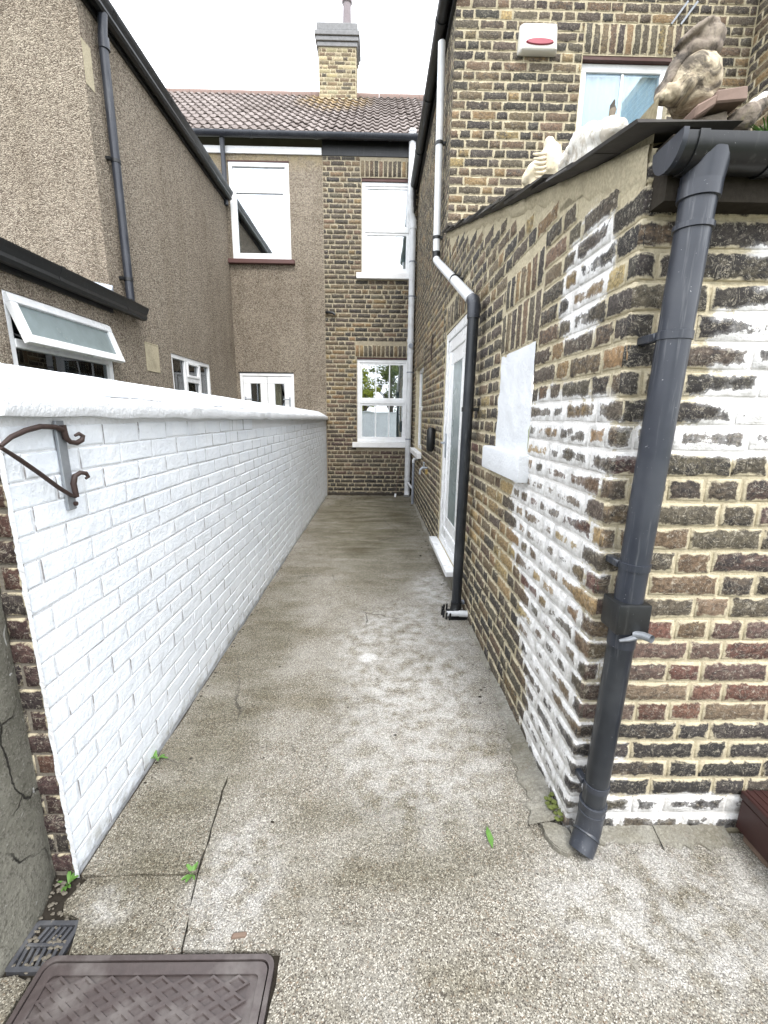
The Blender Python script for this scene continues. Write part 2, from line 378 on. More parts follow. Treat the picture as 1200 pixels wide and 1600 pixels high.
    m['cream_stone'] = mat_stone_statue('cream_stone', (.72, .65, .50), (.62, .53, .37), (.58, .50, .38))
    m['white_stone'] = mat_stone_statue('white_stone', (.75, .73, .68), (.66, .64, .58), (.45, .40, .33))
    m['terracotta'] = mat_plain('terracotta', (.17, .115, .09), .85, var=.3, scale=25, bump=.4, dirt=((.16, .13, .09), .5))
    m['red'] = mat_plain('red_lens', (.30, .035, .06), .3, var=.1)
    m['timber'] = mat_plain('stained_timber', (.034, .011, .010), .5, var=.35, scale=14, bump=.25)
    m['leaf'] = mat_plain('weed_leaf', (.09, .20, .035), .55, var=.4, scale=40)
    m['leaf_y'] = mat_plain('yellow_green_leaf', (.30, .34, .03), .6, var=.35, scale=4)
    m['leaf_d'] = mat_plain('green_leaf', (.13, .16, .035), .6, var=.4, scale=4)
    m['moss'] = mat_plain('moss', (.10, .12, .03), .95, var=.5, scale=60, bump=.8)
    m['bark'] = mat_plain('bark', (.10, .075, .055), .9, var=.3, bump=.6)
    m['ridge'] = mat_plain('ridge_tile', (.20, .14, .12), .9, var=.2)
    m['cap'] = mat_plain('sooty_cement', (.20, .20, .205), .9, var=.45, scale=20, bump=.5)
    m['pot'] = mat_plain('chimney_pot', (.22, .19, .20), .85, var=.2)
mk()

# ------------------------------------------------------------------ object helpers
WL = {}
def tag(o, label=None, cat=None, group=None, kind=None):
    if label: o['label'] = label
    if cat: o['category'] = cat
    if group: o['group'] = group
    if kind: o['kind'] = kind
    return o
def thing(name, loc, label, cat, group=None):
    o = bpy.data.objects.new(name, None); COL.objects.link(o); o.location = loc; o.empty_display_size = .1
    WL[o.name] = Vector(loc)
    return tag(o, label, cat, group)
class Frame:
    """a wall's own axes: u along it, v up, w out of it"""
    def __init__(s, o, U, N): s.o, s.U, s.N, s.Z = Vector(o), Vector(U).normalized(), Vector(N).normalized(), Vector((0, 0, 1))
    def p(s, u, v, w=0.0): return s.o+s.U*u+s.Z*v+s.N*w
class MB:
    def __init__(s): s.v, s.f, s.a = [], [], {}
    def add(s, vs, fs):
        k = len(s.v); s.v += [tuple(x) for x in vs]; s.f += [tuple(i+k for i in f) for f in fs]; return k
    def quad(s, a, b, c, d): s.add([a, b, c, d], [(0, 1, 2, 3)])
    def hexa(s, P, ch=0.0):
        """8 corners (bottom 4, top 4); ch = chamfer"""
        F = [(0, 3, 2, 1), (4, 5, 6, 7), (0, 1, 5, 4), (1, 2, 6, 5), (2, 3, 7, 6), (3, 0, 4, 7)]
        if not ch: s.add(P, F); return s
        bm = bmesh.new(); vv = [bm.verts.new(p) for p in P]
        for f in F: bm.faces.new([vv[i] for i in f])
        bmesh.ops.bevel(bm, geom=bm.edges[:], offset=ch, segments=2 if ch > .006 else 1, profile=.6, affect='EDGES', clamp_overlap=True)
        bm.verts.index_update()
        s.add([v.co[:] for v in bm.verts], [[v.index for v in f.verts] for f in bm.faces]); bm.free(); return s
    def box(s, x0, x1, y0, y1, z0, z1, ch=0.0):
        return s.hexa([(x0, y0, z0), (x1, y0, z0), (x1, y1, z0), (x0, y1, z0), (x0, y0, z1), (x1, y0, z1), (x1, y1, z1), (x0, y1, z1)], ch)
    def fbox(s, fr, u0, u1, v0, v1, w0, w1, ch=0.0):
        return s.hexa([fr.p(u0, v0, w0), fr.p(u1, v0, w0), fr.p(u1, v0, w1), fr.p(u0, v0, w1), fr.p(u0, v1, w0), fr.p(u1, v1, w0), fr.p(u1, v1, w1), fr.p(u0, v1, w1)], ch)
    def tube(s, path, r, seg=20, cap=True):
        P = [Vector(p) for p in path]; R = r if isinstance(r, (list, tuple)) else [r]*len(P)
        T = []
        for i in range(len(P)):
            a = (P[i]-P[i-1]).normalized() if i else None; b = (P[i+1]-P[i]).normalized() if i < len(P)-1 else None
            T.append((a+b).normalized() if a and b else (a or b))
        ref = Vector((0, 0, 1)) if abs(T[0].z) < .9 else Vector((0, 1, 0))
        x = T[0].cross(ref).normalized(); rings = []; vs = []
        for i, (p, t) in enumerate(zip(P, T)):
            x = (x-t*x.dot(t)).normalized(); y = t.cross(x)
            for k in range(seg):
                an = 2*math.pi*k/seg; vs.append(p+(x*math.cos(an)+y*math.sin(an))*R[i])
        fs = []
        for i in range(len(P)-1):
            for k in range(seg):
                a, b = i*seg+k, i*seg+(k+1) % seg; fs.append((a, b, b+seg, a+seg))
        if cap:
            fs.append(tuple(range(seg-1, -1, -1))); fs.append(tuple((len(P)-1)*seg+k for k in range(seg)))
        s.add(vs, fs); return s
    def extr(s, prof, A, B, close=True):
        """profile: list of 3-D offsets, swept from A to B"""
        A, B = Vector(A), Vector(B); n = len(prof)
        vs = [A+Vector(p) for p in prof]+[B+Vector(p) for p in prof]; fs = []
        for i in range(n if close else n-1):
            j = (i+1) % n; fs.append((i, j, j+n, i+n))
        if close: fs += [tuple(range(n-1, -1, -1)), tuple(range(n, 2*n))]
        s.add(vs, fs); return s
    def build(s, name, mat, parent=None, smooth=False, recalc=True, origin=None, angle=None):
        V = np.array(s.v, dtype=float)
        c = Vector(origin) if origin is not None else Vector(((V.min(0)+V.max(0))/2).tolist())
        me = bpy.data.meshes.new(name)
        me.from_pydata((V-np.array(c)).tolist(), [], s.f)
        if recalc:
            bm = bmesh.new(); bm.from_mesh(me); bmesh.ops.recalc_face_normals(bm, faces=bm.faces[:]); bm.to_mesh(me); bm.free()
        for k, vals in s.a.items():
            if k == 'bcol':
                at = me.attributes.new('bcol', 'FLOAT_COLOR', 'POINT'); at.data.foreach_set('color', np.array(vals, dtype=np.float32).ravel())
            else:
                at = me.attributes.new(k, 'FLOAT_VECTOR', 'POINT'); at.data.foreach_set('vector', np.array(vals, dtype=np.float32).ravel())
        me.materials.append(mat)
        if smooth:
            me.polygons.foreach_set('use_smooth', [True]*len(me.polygons))
            if angle: me.set_sharp_from_angle(angle=math.radians(angle))
        o = bpy.data.objects.new(name, me); COL.objects.link(o)
        pl = WL[parent.name] if parent is not None else Vector((0, 0, 0))
        o.parent = parent; o.location = c-pl; WL[o.name] = c
        return o
def single(mb, name, mat, label, cat, base, group=None, **kw):
    o = mb.build(name, mat, None, origin=base, **kw); return tag(o, label, cat, group)

# ------------------------------------------------------------------ bricks
def brick_into(mb, fr, u0, u1, v0, v1, proud, col, soot, amp, rnd, detail=2, rot=0.0):
    """one worn brick: an uneven face, a rounded arris, sides running back into the joint"""
    hl, hh = (u1-u0)/2, (v1-v0)/2; cu, cv = (u0+u1)/2, (v0+v1)/2
    nx = max(1, min(4, round(hl*2/.06))) if detail == 2 else (2 if detail == 1 else 1)
    ny = 2 if detail == 2 and hh > .025 else 1
    cs = .02 if u0 < -.003 else 0.0      # a quoin: the arris is no joint
    ins = min(.004, hh*.2, proud*.8); vs, uv = [], []
    def P(u, v, w):
        cr, sr = math.cos(rot), math.sin(rot)
        vs.append(fr.p(cu+u*cr-v*sr, cv+u*sr+v*cr, w)); uv.append((u+cs, v, 0))
    grid = {}
    for j in range(ny+1):
        for i in range(nx+1):
            a, b = -1+2*i/nx, -1+2*j/ny; rim = i in (0, nx) or j in (0, ny)
            ju, jv = RNG.uniform(-amp, amp), RNG.uniform(-amp, amp)
            grid[i, j] = len(vs)
            P(a*(hl-ins)+ju, b*(hh-ins)+jv*.8, proud+RNG.uniform(-amp, amp)*(.5 if rim else .8))
    fs = [(grid[i, j], grid[i+1, j], grid[i+1, j+1], grid[i, j+1]) for j in range(ny) for i in range(nx)]
    ring = [(i, 0) for i in range(nx)]+[(nx, j) for j in range(ny)]+[(i, ny) for i in range(nx, 0, -1)]+[(0, j) for j in range(ny, 0, -1)]
    r0 = [grid[k] for k in ring]; prev = r0
    levels = ((0.0, .45), (0.001, None)) if detail == 2 else ((0.0, None),)
    for ex, wk in levels:
        cur = []
        for (i, j) in ring:
            a, b = -1+2*i/nx, -1+2*j/ny
            w = proud*wk-.001 if wk is not None else -.006
            cur.append(len(vs)); P(a*(hl+ex)+RNG.uniform(-amp, amp)*.6, b*(hh+ex)+RNG.uniform(-amp, amp)*.5, w)
        m = len(ring)
        for k in range(m): fs.append((prev[k], cur[k], cur[(k+1) % m], prev[(k+1) % m]))
        prev = cur
    mb.add(vs, fs)
    mb.a.setdefault('buv', []).extend(uv); mb.a.setdefault('bsz', []).extend([(hl+cs, hh, rnd)]*len(vs)); mb.a.setdefault('bcol', []).extend([(*col, soot)]*len(vs))

def lay(u0, u1, v0, v1, holes=(), top=None, bond='flemish', course=.0755, joint=.009, solds=(), seed=1, corner=False):
    """brick rectangles of one wall; holes and soldier arches are left out of the courses"""
    r = random.Random(seed); out = []; k = 0; v = v0
    excl = list(holes)+list(solds)
    while v < v1-.02:
        vb, vt = v+joint/2, min(v+course-joint/2, v1)
        cuts = sorted([(a, b) for a, b, c, d in excl if c < vt-.012 and d > vb+.012])
        segs, x = [], u0
        for a, b in cuts:
            if a > x: segs.append((x, a))
            x = max(x, b)
        if x < u1: segs.append((x, u1))
        if bond == 'flemish': pat = [.2245, .1125]; off = (k % 2)*.056+r.uniform(-.02, .02)-(k % 2)*.225*.5
        elif bond == 'english': pat = [.2245] if k % 2 else [.1125]; off = r.uniform(-.03, .03)
        else: pat = [.2245]; off = (k % 2)*.112+r.uniform(-.015, .015)
        us = []; x = u0-.5+off; q = 0
        while x < u1+.3:
            L = pat[q % len(pat)]; q += 1
            if bond == 'flemish' and r.random() < .15: L = r.choice([.2245, .1125])
            us.append((x, x+L)); x += L
        for a, b in segs:
            pcs = [[max(p, a), min(q_, b)] for p, q_ in us if min(q_, b)-max(p, a) > .002]
            if len(pcs) > 1 and pcs[0][1]-pcs[0][0] < .04: pcs[1][0] = pcs[0][0]; pcs.pop(0)
            if len(pcs) > 1 and pcs[-1][1]-pcs[-1][0] < .04: pcs[-2][1] = pcs[-1][1]; pcs.pop()
            for p, q_ in pcs:
                if top is not None and min(top(p), top(q_)) < vt+.012: continue
                if q_-p-joint < .015: continue
                jj = joint/2
                out.append((p if (corner and p <= u0+1e-6) else p+jj, q_-jj, vb+r.uniform(-.0022, .0022), vt+r.uniform(-.0022, .0022)))
        v += course; k += 1
    for a, b, c, d in solds:
        nn = max(1, round((b-a)/.076)); w = (b-a)/nn
        for i in range(nn): out.append((a+w*i+joint/2, a+w*(i+1)-joint/2, c+.006+r.uniform(-.004, .002), d-.006+r.uniform(-.003, .003)))
    return out

def backing(fr, u0, u1, v0, v1, holes=(), depth=.11, top=None, ends=True):
    """the mortar face behind the bricks, with its openings and their reveals"""
    mb = MB(); us = sorted({u0, u1, *[h[0] for h in holes], *[h[1] for h in holes]}); us = [u for u in us if u0 <= u <= u1]
    vsl = sorted({v0, v1, *[h[2] for h in holes], *[h[3] for h in holes]}); vsl = [v for v in vsl if v0 <= v <= v1]
    n = len(vsl)
    for i in range(len(us)-1):
        for j in range(n-1):
            cu, cv = (us[i]+us[i+1])/2, (vsl[j]+vsl[j+1])/2
            if any(a < cu < b and c < cv < d for a, b, c, d in holes): continue
            ta = tb = vsl[j+1]
            if top is not None and j == n-2: ta, tb = top(us[i]), top(us[i+1])
            mb.quad(fr.p(us[i], vsl[j]), fr.p(us[i+1], vsl[j]), fr.p(us[i+1], tb), fr.p(us[i], ta))
    for a, b, c, d in holes:
        mb.quad(fr.p(a, c), fr.p(a, d), fr.p(a, d, -depth), fr.p(a, c, -depth)); mb.quad(fr.p(b, c), fr.p(b, d), fr.p(b, d, -depth), fr.p(b, c, -depth))
        mb.quad(fr.p(a, d), fr.p(b, d), fr.p(b, d, -depth), fr.p(a, d, -depth)); mb.quad(fr.p(a, c), fr.p(b, c), fr.p(b, c, -depth), fr.p(a, c, -depth))
    return mb

def shown(fr, b):
    c = proj(fr.p((b[0]+b[1])/2, (b[2]+b[3])/2))
    if c is None or not (-20 < c[0] < 1220 and -20 < c[1] < 1620): return 0
    q = [proj(fr.p(u, v)) for u, v in ((b[0], b[2]), (b[1], b[2]), (b[1], b[3]), (b[0], b[3]))]
    if any(x is None for x in q): return 0
    return abs(sum(q[i][0]*q[(i+1) % 4][1]-q[(i+1) % 4][0]*q[i][1] for i in range(4)))/2

def brickwork(root, walls, limit=295, rest_name='brickwork', angle=None):
    """walls: (frame, rects, colour function, material, proud, amp). The largest in view become parts, the rest one part per wall."""
    allb = []
    for wi, w in enumerate(walls):
        for b in w[1]: allb.append((shown(w[0], b), wi, b))
    allb.sort(key=lambda t: -t[0])
    rest = {}
    for k, (a, wi, b) in enumerate(allb):
        fr, _, cf, mat, proud, amp = walls[wi]
        col, soot, pr = cf(fr, b)
        if k < limit and a > 60:
            mb = MB(); brick_into(mb, fr, *b, proud+pr, col, soot, amp, RNG.random(), 2, RNG.uniform(-.008, .008))
            mb.build('brick', mat, root, smooth=True, recalc=False, angle=angle if wi == 0 else None)
        else:
            mb = rest.setdefault(wi, MB()); brick_into(mb, fr, *b, proud+pr, col, soot, amp*.8, RNG.random(), 1 if a > 25 else 0)
    for wi, mb in rest.items():
        mb.build(rest_name, walls[wi][3], root, smooth=True, recalc=False, angle=angle if wi == 0 else None)['kind'] = 'stuff'

DARK, CHAR, BROWN, YEL, RED, OCH, PUR = (.090, .076, .060), (.052, .047, .044), (.145, .108, .074), (.32, .245, .125), (.135, .074, .060), (.22, .155, .085), (.105, .074, .064)
def pick(w):
    ks = list(w); x = RNG.random()*sum(w.values())
    for k in ks:
        x -= w[k]
        if x <= 0: break
    j = RNG.uniform(.8, 1.22); return tuple(c*j*RNG.uniform(.95, 1.05) for c in k)
def col_out_front(fr, b):
    z = (b[2]+b[3])/2
    if z < .45: w = {CHAR: 7, DARK: 3}; s = .45
    elif z < .62: w = {PUR: 4, RED: 2, BROWN: 1}; s = .22
    elif z < .85: w = {PUR: 4, RED: 3, BROWN: 3}; s = .25
    elif z < 1.35: w = {DARK: 4, BROWN: 3, PUR: 2}; s = .36
    else: w = {CHAR: 5, DARK: 4, BROWN: 1}; s = .42
    return pick(w), s*RNG.uniform(.6, 1.4), RNG.uniform(-.001, .0025)
def col_out_side(fr, b):
    z = (b[2]+b[3])/2; u = b[0]
    if z < .5: w = {CHAR: 4, DARK: 4, BROWN: 3, OCH: 1}; s = .36
    elif z < 1.3: w = {DARK: 3, BROWN: 4, OCH: 3, YEL: 2, RED: .8}; s = .26
    else: w = {DARK: 5, CHAR: 3, BROWN: 3, OCH: 1.3, YEL: .5}; s = .36
    return pick(w), s*RNG.uniform(.4, 1.5), RNG.uniform(-.0015, .003)
def col_house(fr, b):
    z = (b[2]+b[3])/2
    if z < .35: w = {CHAR: 5, DARK: 4}; s = .4
    elif z < 1.1: w = {DARK: 4, PUR: 3, BROWN: 3}; s = .3
    elif z < 2.7: w = {DARK: 4, BROWN: 4, OCH: 2, YEL: .6}; s = .28
    else: w = {DARK: 6, CHAR: 2, BROWN: 3, OCH: .7}; s = .33
    return pick(w), s*RNG.uniform(.5, 1.4), RNG.uniform(-.001, .002)
def col_wing(fr, b):
    return pick({DARK: 5, BROWN: 3, CHAR: 2, OCH: 1, YEL: .3}), .33*RNG.uniform(.5, 1.4), RNG.uniform(-.001, .002)
def col_end(fr, b):
    return pick({(.055, .036, .034): 4, (.035, .028, .028): 4, (.07, .04, .033): 2}), .2*RNG.uniform(.5, 1.5), RNG.uniform(-.001, .002)
def col_none(fr, b): return (.8, .8, .8), 0, RNG.uniform(-.0007, .0012)

# ------------------------------------------------------------------ frames of reference of the walls
BW = 7.95
SIDE = Frame((.69, 1.25, 0), (-.055, 6.7, 0), (-1, -.0082, 0))
FRONT = Frame((.69, 1.25, 0), (1, 0, 0), (0, -1, 0))
WING = Frame((.662, 4.62, 0), (1, 0, 0), (0, -1, 0))
BACK = Frame((0, BW, 0), (1, 0, 0), (0, -1, 0))
LEFT = Frame((-2.5, 0, 0), (0, 1, 0), (1, 0, 0))
LFRONT = Frame((0, 4.38, 0), (1, 0, 0), (0, -1, 0))
WHITE = Frame((-.958, 1.12, 0), (.026, 6.83, 0), (1, -.0038, 0))
ENDF = Frame((-.958, 1.12, 0), (-1, 0, 0), (0, -1, 0))
NEIGH = Frame((3.33, 4.62, 0), (0, -1, 0), (-1, 0, 0))
CHIM = Frame((-1.33, 11.15, 0), (1, 0, 0), (0, -1, 0))
def y2u(y): return y-1.25

# windows ----------------------------------------------------------------
def frame_rects(u0, u1, v0, v1, t, w0, w1, fr, mb, ch=.004):
    mb.fbox(fr, u0, u1, v0, v0+t, w0, w1, ch); mb.fbox(fr, u0, u1, v1-t, v1, w0, w1, ch)
    mb.fbox(fr, u0, u0+t, v0+t, v1-t, w0, w1-.0008, ch); mb.fbox(fr, u1-t, u1, v0+t, v1-t, w0, w1-.0008, ch)
def room(root, fr, h, depth, d0, mat='room'):
    u0, u1, v0, v1 = h; mb = MB(); a, b = -d0-.09, -d0-depth
    e = .05
    P = [fr.p(u, v, w) for w in (a, b) for u, v in ((u0-e, v0-e), (u1+e, v0-e), (u1+e, v1+e), (u0-e, v1+e))]
    mb.add(P, [(4, 5, 6, 7), (0, 1, 5, 4), (1, 2, 6, 5), (2, 3, 7, 6), (3, 0, 4, 7)])
    return mb.build('room', MATS[mat], root)
def pane(parent, fr, u0, u1, v0, v1, w, mat='glass'):
    mb = MB(); mb.fbox(fr, u0, u1, v0, v1, w-.006, w); return mb.build('pane', MATS[mat], parent)
def curtain(parent, fr, u0, u1, v0, v1, w, mat='net', folds=12, amp=.018, taper=0.0):
    mb = MB(); n = folds*6; top, bot = [], []
    for i in range(n+1):
        t = i/n; u = u0+(u1-u0)*t; ww = w+amp*math.sin(t*folds*2*math.pi)+amp*.4*math.sin(t*folds*5.1+1)
        ub = u1+(u-u1)*(1-taper)
        top.append(fr.p(ub, v1, ww)); bot.append(fr.p(u, v0, ww))
    mb.add(bot+top, [(i, i+1, i+n+2, i+n+1) for i in range(n)])
    return mb.build('curtain', MATS[mat], parent, smooth=True)

# ================================================================== GROUND
gm = MB(); gm.add([(-400, -400, -.05), (400, -400, -.05), (400, 400, -.05), (-400, 400, -.05)], [(0, 1, 2, 3)])
g = gm.build('ground', MATS['soil'], None, origin=(0, 0, -.05)); g['kind'] = 'structure'
ym = MB(); ym.box(-1.3, 5, -1.5, 8.2, -.049, -.022)
yard = ym.build('concrete_yard', MATS['dirt'], None, origin=(0, 3, -.022)); yard['kind'] = 'structure'; WL[yard.name] = Vector((0, 3, -.022))
def slab(poly, mat, z, parent, jit=.004, step=.035, seed=3, name='concrete_slab'):
    r = random.Random(seed); pts = []
    for i in range(len(poly)):
        a, b = Vector(poly[i]), Vector(poly[(i+1) % len(poly)]); L = (b-a).length; n = max(1, min(60, int(L/step)))
        nn = Vector((-(b-a).y, (b-a).x))/max(L, 1e-6)
        for k in range(n):
            q = a+(b-a)*k/n
            if k: q = q+nn*(r.uniform(-jit, jit)+jit*1.5*(mnoise.noise((q.x*9, q.y*9, seed))))
            pts.append(q)
    bm = bmesh.new()
    top = [bm.verts.new((p.x, p.y, z)) for p in pts]; bot = [bm.verts.new((p.x, p.y, -.04)) for p in pts]
    f = bm.faces.new(top); n = len(pts)
    for i in range(n): bm.faces.new((top[i], bot[i], bot[(i+1) % n], top[(i+1) % n]))
    bmesh.ops.bevel(bm, geom=list(f.edges), offset=.0035, segments=2, affect='EDGES', clamp_overlap=True)
    bmesh.ops.triangulate(bm, faces=[x for x in bm.faces if len(x.verts) > 4])
    bm.verts.index_update(); mb = MB(); mb.add([v.co[:] for v in bm.verts], [[v.index for v in x.verts] for x in bm.faces]); bm.free()
    return mb.build(name, mat, parent)
G = .0028
slab([(-.915, 1.098), (-.572, 1.104), (-.562, 1.04), (-.535, .912), (-.535, .900), (-.835, .893), (-.862, .985), (-.925, 1.0), (-.942, 1.03)], MATS['concrete'], -.003, yard, seed=5)
slab([(-.255, -1.4), (4.2, -1.4), (4.2, 1.235), (.70, 1.235), (.655, 4.0), (.630, 7.93), (-.924, 7.93), (-.940, 1.106), (-.573, 1.109), (-.577, 1.2), (-.590, 1.298), (-.604, 1.42), (-.603, 1.56), (-.597, 1.42), (-.583, 1.302), (-.566, 1.104), (-.556, 1.04), (-.529, .912), (-.527, .902), (-.255, .902)], MATS['concrete'], .0, yard, seed=7)
slab([(-1.02, -1.4), (-.262, -1.4), (-.262, .42), (-.895, .42), (-.9, .84), (-.95, .855), (-1.02, .84)], MATS['concrete'], -.004, yard, seed=8)
# sloping mortar fillet along the foot of the outhouse
def fillet(pts, h, w, seed, mat='fillet'):
    """pts: (x,y) along the wall foot with outward normals"""
    mb = MB(); r = random.Random(seed); A = []
    for (x, y, nx, ny, ww, hh) in pts:
        q = ww*(1+r.uniform(-.22, .22)); k = hh*(1+r.uniform(-.2, .2))
        A.append([(x-nx*.004, y-ny*.004, k), (x+nx*q*.35, y+ny*q*.35, k*.62+r.uniform(-.003, .003)), (x+nx*q*.78, y+ny*q*.78, k*.38+r.uniform(-.003, .003)), (x+nx*q, y+ny*q, k*.22), (x+nx*(q+.004), y+ny*(q+.004), -.01)])
    n = 5; vs = [p for a in A for p in a]
    fs = [(i*n+j, i*n+j+1, (i+1)*n+j+1, (i+1)*n+j) for i in range(len(A)-1) for j in range(n-1)]
    mb.add(vs, fs); return mb.build('mortar_fillet', MATS[mat], yard, smooth=True, angle=50)
pts = []
for k in range(46):
    y = 1.262+k*.021; t = (y-1.26)/.95; pts.append((.69-.0082*(y-1.25), y, -1, 0, .085*(1-t)+.022, .045*(1-.5*t)))
fillet(pts, 0, 0, 2)
fillet([(.672-.0082*(2.25+k*.04-1.25)+.017, 2.25+k*.04, -1, 0, .02+.012*math.sin(k*.7), .022) for k in range(14)], 0, 0, 3)
fillet([(.690-.0082*(4.62+k*.06-1.25), 4.62+k*.06, -1, 0, .03+.010*math.sin(k*.5), .035) for k in range(54)], 0, 0, 5)
fillet([(1.0+k*.02, 1.25, 0, -1, .068, .03) for k in range(14)], 0, 0, 6)
fillet([(.70+k*.02, 1.25, 0, -1, .05, .03) for k in range(16)], 0, 0, 7)
fillet([(-.92+k*.03, BW, 0, -1, .05+.02*math.sin(k*1.3), .045) for k in range(52)], 0, 0, 9, 'dirt')
lm = MB()
lp = [(.602, 1.262), (.655, 1.262), (.69, 1.245), (.69, 1.165), (.655, 1.150), (.632, 1.162), (.61, 1.2)]
slab(lp, MATS['fillet'], .022, yard, jit=.008, step=.02, seed=11, name='mortar_pad')
# crumbs of dirt and dead leaf along the alley
cm = MB(); rr = random.Random(5)
def crumb(x, y, s):
    k = [(math.cos(a)*s*rr.uniform(.6, 1.2), math.sin(a)*s*rr.uniform(.4, 1)) for a in (0, 1.2, 2.3, 3.4, 4.6, 5.5)]
    cm.add([(x+a, y+b, .001) for a, b in k]+[(x, y, .001+s*rr.uniform(.3, .7))], [(i, (i+1) % 6, 6) for i in range(6)])
for _ in range(70): crumb(rr.uniform(-.9, .62), 7.9-abs(rr.gauss(0, .5)), rr.uniform(.004, .016))
for _ in range(60): y = rr.uniform(3.2, 7.8); crumb(.615-abs(rr.gauss(0, .05))-.008*(y-1.25)+.03, y, rr.uniform(.004, .014))
for _ in range(70): y = rr.uniform(1.2, 7.8); crumb(-.935+abs(rr.gauss(0, .015))+.004*(y-1.1), y, rr.uniform(.003, .010))
for _ in range(70): crumb(rr.uniform(-.85, .7), rr.uniform(.95, 6), rr.uniform(.002, .006))
for x, y, s in ((.47, 4.35, .02), (.45, 4.28, .01), (-.37, 1.285, .009), (.555, 2.0, .012), (.575, 2.06, .010), (.6, 2.08, .008), (.545, 1.95, .008)): crumb(x, y, s)
cr = cm.build('debris', MATS['dirt'], None, origin=(0, 4, 0)); tag(cr, 'dark crumbs of dirt and dead leaf scattered on the concrete alley floor', 'debris', kind='stuff')

# ================================================================== OUTHOUSE (single storey, lean-to)
RS = .3135                                  # roof slope
def roof_z(y): return 2.135+RS*(y-1.25)
def side_top(u): return roof_z(1.25+u)-.03
outhouse = thing('brick_outhouse', (.69, 1.25, 0), 'single storey brick outhouse with slate lean-to roof and lime washed corner', 'outhouse')
DOOR = (y2u(3.43), y2u(4.45), .17, 2.23)
NICHE = (y2u(1.955), y2u(2.47), 1.285, 1.765)
arch_door = (DOOR[0]-.0, DOOR[1]+.0, 2.24, 2.46)
arch_n1 = (NICHE[0]-.03, NICHE[1]+.02, 1.775, 1.985); arch_n2 = (NICHE[0]-.02, NICHE[1]-.02, 1.99, 2.15)
SU1 = y2u(4.62)
side_rects = lay(-.004, SU1, 0, 3.25, [DOOR, NICHE], side_top, 'flemish', solds=[arch_door, arch_n1, arch_n2], seed=21, corner=True)
front_rects = lay(-.004, 2.62, 0, 2.09, [], None, 'flemish', seed=22, corner=True)
backing(SIDE, 0, SU1, -.02, 3.2, [DOOR, NICHE], .1, lambda u: roof_z(1.25+u)-.012).build('wall', MATS['mortar_w'], outhouse)
backing(FRONT, 0, 2.64, -.02, 2.12).build('wall', MATS['mortar_w'], outhouse)
brickwork(outhouse, [(SIDE, side_rects, col_out_side, MATS['brick_w'], .0045, .0030), (FRONT, front_rects, col_out_front, MATS['brick_w'], .0045, .0028)])
# roof: slates laid from the verge inward, over a boarded deck
rm = MB(); rm.hexa([(.74, 1.22, roof_z(1.22)-.03), (3.31, 1.22, roof_z(1.22)-.03), (3.31, 4.6, roof_z(4.6)-.03), (.74, 4.6, roof_z(4.6)-.03),
                    (.74, 1.22, roof_z(1.22)), (3.31, 1.22, roof_z(1.22)), (3.31, 4.6, roof_z(4.6)), (.74, 4.6, roof_z(4.6))])
rm.build('roof', MATS['slate'], outhouse)
sl = math.atan(RS); r2 = random.Random(8)
for row in range(16):
    for colm in range(3):
        y0 = 1.195+row*.2135; x0 = .618+colm*.255+r2.uniform(-.016, .014); L = .40; w = .25
        if colm and row == 0: y0 += .09
        if y0+L > 4.66: L = 4.66-y0
        if L < .1: continue
        lift0, lift1 = .022+r2.uniform(-.004, .012), .006
        mb = MB(); P = []
        for t in (0, .008+r2.uniform(0, .005)):
            for (x, y, lf) in ((x0, y0, lift0), (x0+w, y0, lift0), (x0+w, y0+L, lift1), (x0, y0+L, lift1)):
                P.append((x+r2.uniform(-.008, .008), y+r2.uniform(-.012, .012), roof_z(y)+lf+t-.014))
        mb.hexa(P); mb.build('slate', MATS['slate'], outhouse)
mb = MB()   # rough bedding mortar under the verge
r3 = random.Random(4); A = []
for i in range(60):
    y = 1.25+i*.057; z = roof_z(y); o_ = .69-.0082*(y-1.25)
    k = 1+.9*max(0, 1-i/14); A.append([(o_+.02, y, z-.07*k), (o_-.003-r3.uniform(0, .004), y, z-.048*k+r3.uniform(-.022, .014)), (o_-.008-r3.uniform(0, .006), y, z-.025+r3.uniform(-.008, .008)), (o_-.008-r3.uniform(0, .008), y, z-.006), (o_+.03, y, z-.001)])
mb.add([p for a in A for p in a], [(i*5+j, i*5+j+1, (i+1)*5+j+1, (i+1)*5+j) for i in range(59) for j in range(4)])
mb.build('verge_mortar', MATS['mortar'], outhouse, smooth=True)
mb = MB(); mb.box(.70, 3.3, 1.185, 1.249, 1.975, 2.115); mb.build('fascia_board', MATS['dirt'], outhouse)
# bricked-up window painted white, with a thick rounded sill
mb = MB(); n = 22; fr = SIDE; a, b, c, d = NICHE; vs = []
for i in range(n+1):
    for j in range(n+1):
        u, v = a-.004+(b-a+.008)*i/n, c-.004+(d-c+.012)*j/n
        vs.append(fr.p(u+(.028*mnoise.noise((u*30, v*14, 1)) if i in (0, n) else 0), v, .003+.008*mnoise.noise((u*9, v*9, 3))+.004*mnoise.noise((u*30, v*30, 5))))
mb.add(vs, [(i*(n+1)+j, (i+1)*(n+1)+j, (i+1)*(n+1)+j+1, i*(n+1)+j+1) for i in range(n) for j in range(n)])
bw = mb.build('blocked_window', MATS['whitepaint'], outhouse, smooth=True); bw['label'] = 'white painted bricked-up window with thick sill'
mb = MB(); mb.fbox(SIDE, a-.045, b+.10, c-.125, c+.004, -.02, .055, .016); mb.build('sill', MATS['whitepaint'], bw, smooth=True, angle=40)
